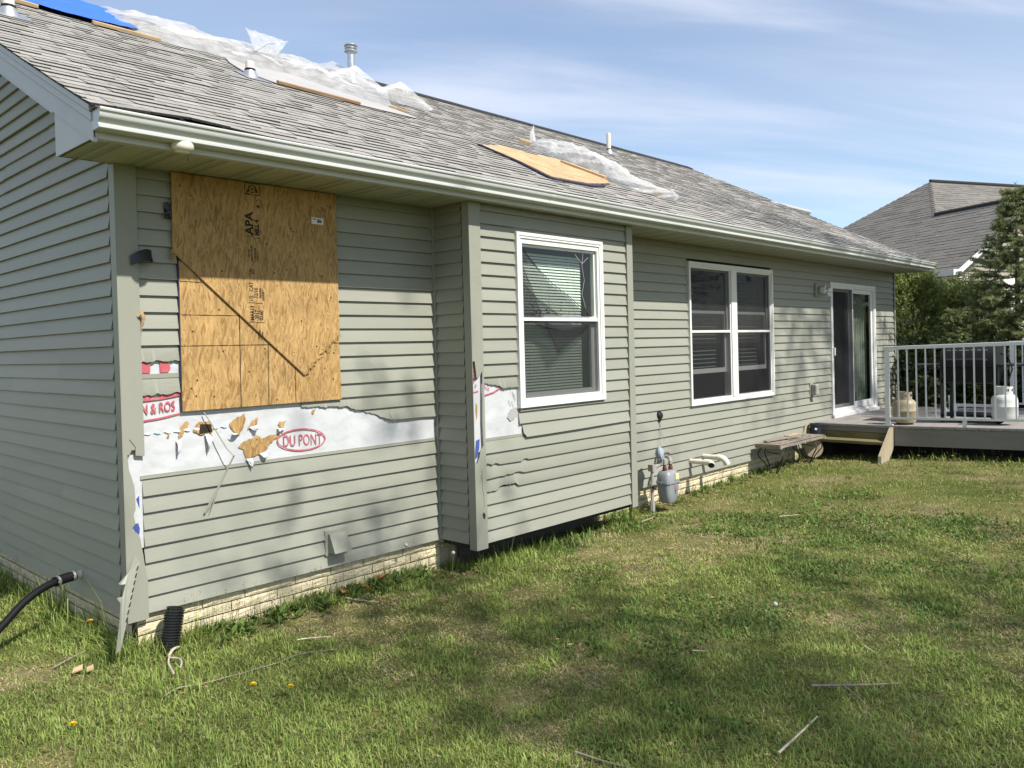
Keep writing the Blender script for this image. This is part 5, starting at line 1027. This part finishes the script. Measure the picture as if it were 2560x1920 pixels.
def spruce(name, base, H, Rb, label, seed, base_c=(.11,.15,.06), top_c=(.36,.40,.18), group=None, tw=7):
    rg = np.random.default_rng(seed); t = thing(name, base, label, 'tree', group); B = Vector(base)
    MB().tube([B+Vector((0,0,-.2)), B+Vector((0,0,H*.5)), B+Vector((0,0,H*.98))], [.09*H/4.5, .05*H/4.5, .008], 8).build('trunk', M['bark'], t, smooth=60)
    O = []; D = []; limbs = MB(); z = .12*H
    while z < H*.97:
        f = 1-z/H; r = Rb*f**1.05; nb_ = int(6+5*f)
        for k in range(nb_):
            a = 2*PI*(k+rg.random()*.8)/nb_; l = r*(.75+.45*rg.random())+.06; el = .35-.62*f+rg.normal()*.08
            d = np.array([math.cos(a)*math.cos(el), math.sin(a)*math.cos(el), math.sin(el)]); p0 = np.array([B.x, B.y, B.z+z]); pts = []
            for s in range(6): u = s/5; pts.append(p0+d*l*u+np.array([0,0,.10*l*u*u-.05*l*math.sin(u*PI)]))
            if l > .25: limbs.tube([tuple(p) for p in pts], [.012*l+.003]*5+[.002], 4)
            for s in range(int(7+tw*1.6*l)):
                u = .18+.82*rg.random(); i = min(4, int(u*5)); p = pts[i]+(pts[i+1]-pts[i])*(u*5-i); side = np.cross(d, [0,0,1]); side /= np.linalg.norm(side)
                td = d*.75+side*rg.choice([-1,1])*(.3+.7*rg.random())+np.array([0,0,rg.normal()*.18-.05]); td /= np.linalg.norm(td); O.append(p); D.append(td*(.10+.28*l*(1-u*.7)*rg.random()+.05))
            O.append(pts[4]); D.append((pts[5]-pts[4])*1.3)
        z += H*.028*(.8+.5*rg.random())
    O.append(np.array([B.x,B.y,B.z+H*.9])); D.append(np.array([0,0,H*.1]))
    limbs.build('limb', M['bark'], t)
    V, F, C = needles(np.array(O), np.array(D), rg, 44, .045*H/4.5+.012, .9, .0062*H/4.5+.0014, base_c, top_c); put('crown', np_mesh('crown', V, F, C, M['leaf']), t)
    return t
def bush(name, c, rx, ry, H, label, seed, base_c, top_c, n=2600, ln=.05, w=.012, cat='shrub', twl=.22, group=None):
    rg = np.random.default_rng(seed); t = thing(name, c, label, cat, group); B = np.array(c)
    ph = rg.random(n)*2*PI; zz = rg.random(n)**.8; rad = (.35+.65*rg.random(n)**.45)*np.sin(np.clip(zz*.86+.14, 0, 1)*PI)**.45*(1+.22*np.sin(ph*3+zz*7)+.15*np.sin(ph*7+zz*13))
    O = np.stack([B[0]+rx*rad*np.cos(ph), B[1]+ry*rad*np.sin(ph), B[2]+zz*H*(1+.05*np.sin(ph*5))], 1)
    D = np.stack([np.cos(ph)*.7, np.sin(ph)*.7, .8+0*ph], 1)+rg.normal(size=(n,3))*.5; D = D/np.linalg.norm(D, axis=1, keepdims=True)*twl*(.5+rg.random((n,1)))
    V, F, C = needles(O, D, rg, 18, ln, .8, w, base_c, top_c); 
    st = MB()
    for k in range(9): a = 2*PI*k/9; st.tube([(c[0]+.08*math.cos(a), c[1]+.08*math.sin(a), c[2]-.1), (c[0]+.5*rx*math.cos(a), c[1]+.5*ry*math.sin(a), c[2]+H*.8)], [.025,.006], 5)
    st.build('trunk' if cat == 'tree' else 'stem', M['bark'], t, smooth=60); put('crown' if cat == 'tree' else 'foliage', np_mesh('crown', V, F, C, M['leaf']), t)
spruce('spruce_tree', (15.0,-1.62,gz(12,-1.5)), 4.35, 1.55, 'tall pointed spruce right of the house, pale new needles at its tip', 3)
spruce('spruce_tree', (14.2,-.85,gz(12,-1)), 2.1, 1.25, 'short wide spruce with drooping boughs behind the railing', 9, tw=9)
bush('arborvitae', (15.2,.25,0.), .75, .75, 2.75, 'loose green arborvitae behind the far house corner', 21, (.09,.13,.034), (.31,.36,.11), 3000, .055, .010, 'shrub', .28)
bush('arborvitae', (15.9,-.55,0.), .7, .7, 2.45, 'darker arborvitae between the house corner and tall spruce', 22, (.07,.105,.034), (.24,.28,.10), 2200, .055, .010, 'shrub', .26)
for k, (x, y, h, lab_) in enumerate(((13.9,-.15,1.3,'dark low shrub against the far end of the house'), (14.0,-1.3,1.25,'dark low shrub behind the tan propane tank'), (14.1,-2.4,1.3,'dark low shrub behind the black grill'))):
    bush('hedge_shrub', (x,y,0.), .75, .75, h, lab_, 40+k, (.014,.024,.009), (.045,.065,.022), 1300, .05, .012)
def shade_tree(name, base, H, label, seed, leaves, reach=1.0):
    rg = random.Random(seed); t = thing(name, base, label, 'tree', 'yard trees behind the photographer'); tr = MB(); cr = MB(); tips = []
    def grow(p, d, l, r, lv):
        n = 4; pts = [p]; dd = d.copy()
        for i in range(n): dd = (dd+Vector((rg.gauss(0,.16), rg.gauss(0,.16), rg.gauss(.02,.10)))).normalized(); pts.append(pts[-1]+dd*(l/n))
        (tr if lv == 0 else cr).tube(pts, [r*(1-.45*i/n) for i in range(n+1)], 6 if lv < 2 else 4, cap=False)
        if lv >= 4: tips.extend(pts[1:]); return
        if lv >= 3: tips.extend(pts[2:])
        for k in range((5, 4, 3, 3)[lv]):
            u = rg.uniform(.45 if lv else .5, 1); i = min(n-1, int(u*n)); q = pts[i].lerp(pts[i+1], u*n-i); ax = dd.orthogonal(); ax.rotate(Matrix.Rotation(rg.uniform(0, 2*PI), 3, dd)); nd = dd.copy(); nd.rotate(Matrix.Rotation(rg.uniform(.4,.95)*reach, 3, ax)); nd.z += .12; grow(q, nd.normalized(), l*rg.uniform(.58,.8), r*.48, lv+1)
    grow(Vector(base), Vector((0,0,1)), H*.40, H*.016, 0)
    tr.build('trunk', M['bark'], t, smooth=60); c = cr.build('crown', M['bark'], t, smooth=60)
    rg2 = np.random.default_rng(seed); T = np.array([tuple(p) for p in tips]); idx = rg2.integers(0, len(T), leaves); O = T[idx]+rg2.normal(size=(leaves,3))*.45
    V, F, C = needles(O, rg2.normal(size=(leaves,3))*.1, rg2, 3, .13, 1., .045, (.10,.14,.04), (.16,.20,.06)); put('leaves', np_mesh('leaves', V, F, C, M['leaf']), t)
shade_tree('yard_tree', (1.2,-13.0,-.3), 18.0, 'sparse budding tree behind the viewer shading the boarded window wall', 5, 7000)
shade_tree('yard_tree', (5.0,-17.5,-.3), 18.5, 'sparse budding tree behind the viewer shading the bay and middle lawn', 6, 1200)
shade_tree('yard_tree', (12.6,-13.5,-.2), 17.5, 'sparse budding tree off to the right shading the sliding door wall', 8, 4600)

# ---------------------------------------------------------------- lawn, grass and litter
def lawn_material():
    m = bpy.data.materials.new('lawn_soil'); m.use_nodes = True; nt = m.node_tree; N = nt.nodes.new; L = nt.links.new; b = nt.nodes['Principled BSDF']; b.inputs['Roughness'].default_value = 1; b.inputs['Specular IOR Level'].default_value = .1
    g = N('ShaderNodeNewGeometry'); res = None
    def nse(s, d=6): n = N('ShaderNodeTexNoise'); n.inputs['Scale'].default_value = s; n.inputs['Detail'].default_value = d; n.inputs['Roughness'].default_value = .65; L(g.outputs['Position'], n.inputs[0]); return n.outputs[0]
    cr = N('ShaderNodeValToRGB'); e = cr.color_ramp.elements; e[0].position = .35; e[0].color = (.10,.125,.035,1); e[1].position = .66; e[1].color = (.28,.235,.13,1); k = e.new(.5); k.color = (.17,.175,.06,1); L(nse(1.1), cr.inputs[0])
    c2 = N('ShaderNodeValToRGB'); e = c2.color_ramp.elements; e[0].position = .3; e[0].color = (.45,.45,.45,1); e[1].position = .75; e[1].color = (1.35,1.3,1.2,1); L(nse(45, 4), c2.inputs[0])
    x = N('ShaderNodeMix'); x.data_type = 'RGBA'; x.blend_type = 'MULTIPLY'; x.inputs[0].default_value = 1; L(cr.outputs[0], x.inputs[6]); L(c2.outputs[0], x.inputs[7]); L(x.outputs[2], b.inputs['Base Color'])
    bp = N('ShaderNodeBump'); bp.inputs['Strength'].default_value = .8; bp.inputs['Distance'].default_value = .03; L(nse(60, 4), bp.inputs['Height']); L(bp.outputs[0], b.inputs['Normal']); return m
gx = [-400,-120,-40,-15]+[-8+.35*i for i in range(78)]+[22,30,60,150,400]; gy = [-400,-120,-40,-20]+[-12+.35*i for i in range(50)]+[8,14,30,80,200,400]
lw = MB(); lw.add([(x, y, gz(max(-8, min(22, x)), max(-12, min(6, y)))) for y in gy for x in gx], [(j*len(gx)+i, j*len(gx)+i+1, (j+1)*len(gx)+i+1, (j+1)*len(gx)+i) for j in range(len(gy)-1) for i in range(len(gx)-1)])
lawn = lw.build('lawn', lawn_material(), smooth=180, recalc=False); lawn['kind'] = 'structure'; lawn['label'] = 'patchy green and straw coloured back lawn'
def vnoise(x, y, seed):      # smooth value noise, vectorised
    rg = np.random.default_rng(seed); T = rg.random((256, 256)); xi = np.floor(x).astype(int); yi_ = np.floor(y).astype(int); fx = x-xi; fy = y-yi_; fx = fx*fx*(3-2*fx); fy = fy*fy*(3-2*fy)
    a = T[xi % 256, yi_ % 256]; b = T[(xi+1) % 256, yi_ % 256]; c = T[xi % 256, (yi_+1) % 256]; d = T[(xi+1) % 256, (yi_+1) % 256]; return (a*(1-fx)+b*fx)*(1-fy)+(c*(1-fx)+d*fx)*fy
def fbm(x, y, s, seed): return .5*vnoise(x*s, y*s, seed)+.3*vnoise(x*s*2.1, y*s*2.1, seed+1)+.2*vnoise(x*s*4.3, y*s*4.3, seed+2)
GZ = {}
_gx = np.arange(-8, 22, .1); _gy = np.arange(-12, 6, .1); _T = np.array([[gz(a, b) for b in _gy] for a in _gx])
def gzv(x, y):
    fx = np.clip((x+8)/.1, 0, len(_gx)-2); fy = np.clip((y+12)/.1, 0, len(_gy)-2); i = fx.astype(int); j = fy.astype(int); a = fx-i; b = fy-j
    return (_T[i,j]*(1-a)+_T[i+1,j]*a)*(1-b)+(_T[i,j+1]*(1-a)+_T[i+1,j+1]*a)*b
def make_grass(n, seed):
    rg = np.random.default_rng(seed); ang = YAW+np.radians(rg.uniform(-44, 46, n)); u = rg.random(n); r = 2.4*(19/2.4)**u*1.0
    r = np.where(rg.random(n) < .45, 2.2+6.5*rg.random(n), r)
    x = CAMP.x+np.sin(ang)*r; y = CAMP.y+np.cos(ang)*r
    ok = ~((x > .03) & (y > .02)); ok &= ~((x > BX0+.15) & (x < BX1) & (y > -.12)); ok &= ~((x > XD+.1) & (x < 13.3) & (y > -4.6) & (y < 0)); ok &= ~((x > 17) & (y > -3)); ok &= (x < 19) & (y > -9)
    x, y, r = x[ok], y[ok], r[ok]; n = len(x)
    green = fbm(x, y, .9, 5)*.62+fbm(x, y, 2.6, 15)*.38; fine = vnoise(x*7, y*7, 31); dark = fbm(x, y, .8, 44)
    dry = np.clip((.49-green)/.09, 0, 1)*np.clip((7.5-x)/4+.25, .12, 1)
    dwall = np.minimum.reduce([np.where((x > -.1) & (x < BX0+.2), np.abs(y), 9), np.where((x > BX0) & (x < BX1+.1), np.abs(y+.35), 9), np.where(x > BX1, np.abs(y), 9), np.where(y > -.1, np.abs(x), 9), np.where(y < -1.1, np.abs(x-XD), 9)])
    tall = np.exp(-(dwall/.16)**2)*(.35+.9*fine)*np.where(x < .25, 1.6, 1.); tuft = np.clip((fbm(x, y, 1.7, 77)-.60)/.1, 0, 1)
    isdry = rg.random(n) < np.clip(dry*.68+.12, 0, .9)
    h = (.011+.032*rg.random(n)**1.8+.026*tuft*rg.random(n)+.11*tall*rg.random(n))*(1-.35*dry); h = np.where(isdry, h*.85, h*1.2)
    stray = rg.random(n) < .012+.05*np.clip((fbm(x, y, 1.2, 91)-.58)/.1, 0, 1)*(x < 2.5); h = np.where(stray & ~isdry, h*2.3, h)
    w = (.0016+.0016*rg.random(n))*(1+np.clip(r-4, 0, 14)*.12); clover = (dark > .63) & (rg.random(n) < .55) & ~isdry; w = np.where(clover, w*2.4, w); h = np.where(clover, h*.75, h)
    a = rg.random(n)*2*PI; lean = np.where(isdry, 1.2+2.2*rg.random(n), .35+1.9*rg.random(n)*np.where(stray, .25, 1.)); clump = vnoise(x*8.5, y*8.5, 61)*.6+vnoise(x*19, y*19, 62)*.4; h = h*(.65+.85*clump); ca, sa = np.cos(a), np.sin(a)
    z = gzv(x, y)-.004; dx, dy = ca*lean*h*.55, sa*lean*h*.55; hh = h/np.sqrt(1+lean**2*.45)
    px, py = -sa*w, ca*w; P = np.stack([x, y, z], 1); o = np.zeros(n)
    side = np.stack([px, py, o], 1); mid = P+np.stack([dx*.35, dy*.35, hh*.6], 1); tip = P+np.stack([dx, dy, hh], 1)
    V = np.stack([P-side, P+side, mid-side*.8, mid+side*.8, tip], 1).reshape(-1, 3); b = np.arange(n)[:, None]*5
    F = np.concatenate([b+np.array([[0,1,3]]), b+np.array([[0,3,2]]), b+np.array([[2,3,4]])], 1).reshape(-1, 3)
    g1 = np.array([.145,.220,.042]); g2 = np.array([.36,.43,.12]); t = np.clip(rg.random(n)*.75+.35*(green-.4), 0, 1)[:, None]; C = g1*(1-t)+g2*t
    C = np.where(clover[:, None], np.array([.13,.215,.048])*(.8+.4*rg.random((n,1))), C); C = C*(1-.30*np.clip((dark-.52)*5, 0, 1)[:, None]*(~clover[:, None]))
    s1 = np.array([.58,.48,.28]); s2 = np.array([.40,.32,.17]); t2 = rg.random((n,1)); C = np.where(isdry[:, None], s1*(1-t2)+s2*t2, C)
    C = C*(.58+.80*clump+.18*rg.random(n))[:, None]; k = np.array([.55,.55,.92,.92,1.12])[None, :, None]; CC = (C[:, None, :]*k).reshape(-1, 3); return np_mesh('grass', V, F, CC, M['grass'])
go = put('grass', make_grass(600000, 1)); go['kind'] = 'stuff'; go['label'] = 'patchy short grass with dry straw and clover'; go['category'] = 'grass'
# weeds and tall seed stalks along the foundation
rg = np.random.default_rng(12); O = []; D = []
for k in range(420):
    if k < 190: x, y = rg.uniform(.25, 2.45), -abs(rg.normal())*.10-.01
    elif k < 260: x, y = -abs(rg.normal())*.12-.02, rg.uniform(.1, 3)
    elif k < 380: x, y = rg.uniform(BX1+.1, 9.4), -abs(rg.normal())*.08-.01
    else: x, y = XD-abs(rg.normal())*.08, rg.uniform(-3.2, -1.2)
    O.append((x, y, gz(x, y))); D.append((rg.normal()*.05, rg.normal()*.05-.02, rg.uniform(.10, .30)*(1.5 if k % 9 == 0 else 1)))
O, D = np.array(O), np.array(D); w = .0018; V = np.stack([O-[w,0,0], O+[w,0,0], O+D+np.array([.02,0,0])*rg.normal(size=(len(O),1))], 1).reshape(-1, 3); F = np.arange(len(V)).reshape(-1, 3)
V2, F2, C2 = needles(O+D*.75, D*.25, rg, 5, .014, .5, .002, (.16,.15,.07), (.22,.20,.10)); Cw = np.tile(np.array([[.085,.115,.035]]), (len(V), 1))
so_ = put('seed_stalks', np_mesh('seed_stalks', np.concatenate([V, V2]), np.concatenate([F, F2+len(V)]), np.concatenate([Cw, C2]), M['grass'])); so_['kind'] = 'stuff'; so_['label'] = 'thin seeding grass stalks along the foundation'; so_['category'] = 'weeds'
bw = []
for k in range(170):
    x = rg.uniform(.35, 2.4) if k < 120 else rg.uniform(BX1, 9.2); y = -abs(rg.normal())*.12-.02; z = gz(x, y)
    for q in range(5): a = rg.uniform(0, 2*PI); l = rg.uniform(.03, .075); hgt = rg.uniform(.02, .10); bw.append((x, y, z+hgt*.3, a, l, hgt))
bw = np.array(bw); P = bw[:, :3]; d = np.stack([np.cos(bw[:,3])*bw[:,4], np.sin(bw[:,3])*bw[:,4], bw[:,5]*.6], 1); sd = np.stack([-np.sin(bw[:,3]), np.cos(bw[:,3]), 0*bw[:,3]], 1)*(bw[:,4]*.28)[:, None]
V = np.stack([P, P+d*.5+sd, P+d, P+d*.5-sd], 1).reshape(-1, 3); b = np.arange(len(P))[:, None]*4; F = np.concatenate([b+np.array([[0,1,2]]), b+np.array([[0,2,3]])], 1).reshape(-1, 3)
wo = put('weeds', np_mesh('weeds', V, F, np.repeat(np.array([[.11,.17,.042]])*(.7+.7*rg.random((len(P),1))), 4, 0), M['leaf'])); wo['kind'] = 'stuff'; wo['label'] = 'small broad-leaved weeds at the foot of the wall'; wo['category'] = 'weeds'
# dead leaves (loose litter)
ml = MB(); rr = random.Random(21)
def leaf_shape(mb, x, y, z, s, a, curl_=.3, lobes=3):
    n = 12; vs = [(x, y, z+.01)]
    for k in range(n): t = 2*PI*k/n; r_ = s*(.55+.3*math.cos(t)+.18*math.cos(lobes*2*t)); px_, py_ = r_*math.cos(t), .6*r_*math.sin(t); vs.append((x+px_*math.cos(a)-py_*math.sin(a), y+px_*math.sin(a)+py_*math.cos(a), z+.01+curl_*abs(py_)+curl_*.5*abs(px_)*rr.random()))
    mb.add(vs, [(0, k+1, (k+1)%n+1) for k in range(n)])
for k in range(230):
    q = rr.random()
    if q < .45: x, y = rr.uniform(4.7, 6.6), -abs(rr.gauss(0, .22))-.02
    elif q < .8: x, y = rr.uniform(7.6, 9.6), -abs(rr.gauss(.3, .35))-.02
    else: x, y = rr.uniform(.2, 6), -rr.uniform(.05, 3.5)
    if BX0 < x < BX1 and y > -.35: continue
    leaf_shape(ml, x, y, gz(x, y)+rr.uniform(.0, .03), rr.uniform(.014, .034), rr.uniform(0, 6.3))
M['litter'] = mat('leaf_litter', (.36,.25,.13), .85, .5, 9, .3, 60, .15)
o = ml.build('leaf_litter', M['litter']); o['kind'] = 'stuff'; o['label'] = 'scattered dead leaves along the wall and steps'; o['category'] = 'leaves'
for x, y, s, lab_ in ((1.46,-.10,.10,'curled rust-brown oak leaf lying in the grass below the vent hood'), (1.80,-.05,.11,'upright rust-brown oak leaf against the foundation right of the vent hood'), (1.60,-.12,.07,'small brown oak leaf between two larger ones by the foundation'), (2.35,-.75,.045,'pinkish brown leaf on the grass before the bay corner')):
    mb = MB(); leaf_shape(mb, x, y, gz(x, y)+.04, s, x*7, .7, 4); tag(mb.build('oak_leaf', M['oakleaf']), lab_, 'leaf', 'dead oak leaves')
def stick(pts, r, label, m='twig', forks=()):
    P = [Vector((x, y, gz(x, y)+.016+r+(.010*nz(x*9, y*9)))) for x, y in pts]; P = smooth_path(P, 5); n = len(P); mb = MB().tube(P, [r*(1-.45*i/(n-1))*(1+.15*nz(i*1.3)) for i in range(n)], 7)
    for f in forks: Q = smooth_path([Vector((x, y, gz(x, y)+.02+r)) for x, y in f], 4); mb.tube(Q, [r*.5*(1-.6*i/(len(Q)-1)) for i in range(len(Q))], 6)
    tag(mb.build('fallen_stick', M[m], smooth=60), label, 'stick', 'fallen sticks on the lawn')
stick([(2.06,-3.29),(2.21,-3.46),(2.36,-3.62)], .0075, 'thick grey stick lying crosswise at the right foreground', 'twig', [[(2.16,-3.41),(2.07,-3.52),(2.0,-3.58),(1.86,-3.63)]])
stick([(1.33,-3.455),(1.54,-3.452),(1.76,-3.445)], .0065, 'straight pale stick pointing away at the lower right foreground', 'paletwig')
stick([(.78,-2.78),(.81,-2.95),(.85,-3.12)], .005, 'thin grey stick at the bottom edge of the lawn', 'twig')
stick([(1.41,-.05),(1.46,-.264),(1.52,-.42)], .006, 'pale forked stick lying below the vent hood', 'paletwig', [[(1.49,-.36),(1.53,-.36)]])
stick([(.74,-.62),(.805,-.642),(.90,-.737)], .0055, 'short straw-coloured stick in front of the torn wall', 'paletwig')
stick([(-.154,-.80),(-.06,-.743),(.044,-.795),(.193,-.809),(.318,-.818),(.492,-.831),(.635,-.83),(.82,-.929)], .0042, 'long thin curved twig crossing the grass in front of the corner', 'twig', [[(.33,-.82),(.38,-.76)]])
stick([(4.54,-.977),(4.53,-1.15),(4.519,-1.324)], .006, 'thin twig on the lawn beyond the bay corner', 'twig')
stick([(5.68,-1.42),(5.84,-1.55)], .006, 'short pale twig on the lawn in front of the gas meter', 'paletwig')
stick([(2.75,-3.305),(2.71,-3.38)], .0045, 'tiny straw-coloured twig right of the clover patch', 'paletwig')
stick([(2.10,-2.575),(2.16,-2.63)], .0045, 'tiny pale twig in the middle of the lawn', 'paletwig')
stick([(-.40,.10),(-.25,.20),(-.10,.28)], .006, 'brown twig at the foot of the siding scrap', 'twig')
stick([(4.75,-.42),(4.98,-.40),(5.2,-.33)], .008, 'bare leaning twig between the bay and gas meter', 'twig')
root = [Vector((.205,-.17,gz(.2,-.17)+.03)), Vector((.14,-.24,gz(.1,-.24)+.05)), Vector((.085,-.31,gz(.1,-.3)+.045))]
mb = MB().tube(smooth_path(root, 5), .008, 7)
for br_ in ([(.085,-.31),(.045,-.39),(.02,-.48),(.0,-.56)], [(.085,-.31),(.115,-.37),(.10,-.44),(.065,-.50)]): mb.tube(smooth_path([Vector((x, y, gz(x, y)+.035)) for x, y in br_], 5), .006, 6)
tag(mb.build('dry_root', M['paletwig'], smooth=60), 'pale forked dry root curling out from the corrugated drain pipe', 'root')
for x, y, h, lab_ in ((5.02,-.12,.62,'tall bare stem standing left of the gas meter'), (4.9,-.10,.35,'shorter bare stem close to the bay corner trim')):
    tag(MB().tube([(x,y,gz(x,y)-.02),(x-.02,y,gz(x,y)+h*.5),(x-.06,y-.01,gz(x,y)+h)], [.005,.004,.0015], 6).build('dead_stem', M['iron'], smooth=60), lab_, 'stem', 'bare stems by the meter')
for x, y, s, lab_ in ((-.34,-.10,.032,'larger tan wood chip on the grass near the drain pipe'), (-.29,-.145,.022,'smaller tan wood chip beside the larger chip')):
    z = gz(x, y)+.03; tag(MB().add([(x-s,y-.012,z),(x+s*.6,y-.02,z+.006),(x+s,y+.012,z+.02),(x-s*.5,y+.015,z+.01),(x-s,y-.012,z+.008),(x+s*.6,y-.02,z+.014),(x+s,y+.012,z+.028),(x-s*.5,y+.015,z+.018)], [(0,3,2,1),(4,5,6,7),(0,1,5,4),(1,2,6,5),(2,3,7,6),(3,0,4,7)]).build('wood_chip', M['pale_lumber']), lab_, 'wood chip', 'wood chips on the lawn')
def dandelion(x, y, h, label, puff=False):
    z = gz(x, y); t = thing('dandelion', (x, y, z), label, 'dandelion', 'dandelions'); MB().tube([(x,y,z-.01),(x+.005,y-.004,z+h*.6),(x+.008,y-.008,z+h)], .0022, 6).build('stem', M['stem'], t, smooth=60)
    if puff:
        mb = MB(); mb.lathe([(.001,-.015),(.009,-.013),(.014,-.005),(.0155,.003),(.012,.010),(.006,.014),(.001,.0155)], (x+.008,y-.008,z+h+.015), n=14); mb.build('seed_head', M['puff'], t, smooth=60)
    else:
        mb = MB(); rg3 = random.Random(x); c = Vector((x+.008,y-.008,z+h))
        for k in range(46):
            a = k*2.4; el = .15+.9*(k/46); d = Vector((math.cos(a)*math.cos(el), math.sin(a)*math.cos(el), math.sin(el))); l = .019*(1-.3*k/46); s_ = d.cross(Vector((0,0,1))).normalized()*.0028; mb.add([c-s_*.5, c+s_*.5, c+d*l+s_, c+d*l-s_], [(0,1,2,3)])
        mb.build('flower_head', M['yellow'], t)
for x, y, h, lab_ in ((-.24,.88,.16,'yellow dandelion beside the black hose, nearest the left edge'), (-.13,.33,.17,'yellow dandelion in tall grass left of the siding scrap'), (-.62,-.84,.05,'small yellow dandelion in the lower left lawn'), (.17,-1.10,.06,'yellow dandelion left of a pair on the front lawn'), (.28,-1.28,.06,'yellow dandelion right of a pair on the front lawn'), (9.50,-1.55,.08,'yellow dandelion below the deck fascia near the steps'), (9.55,-1.95,.08,'yellow dandelion below the deck fascia under the grill')): dandelion(x, y, h, lab_)
for x, y, h, lab_ in ((2.40,-.22,.16,'white dandelion seed head at the inside corner by the bay'), (2.02,-.10,.27,'white dandelion seed head standing before the bottom siding board'), (3.08,-2.60,.03,'white dandelion seed head out on the middle lawn')): dandelion(x, y, h, lab_, True)
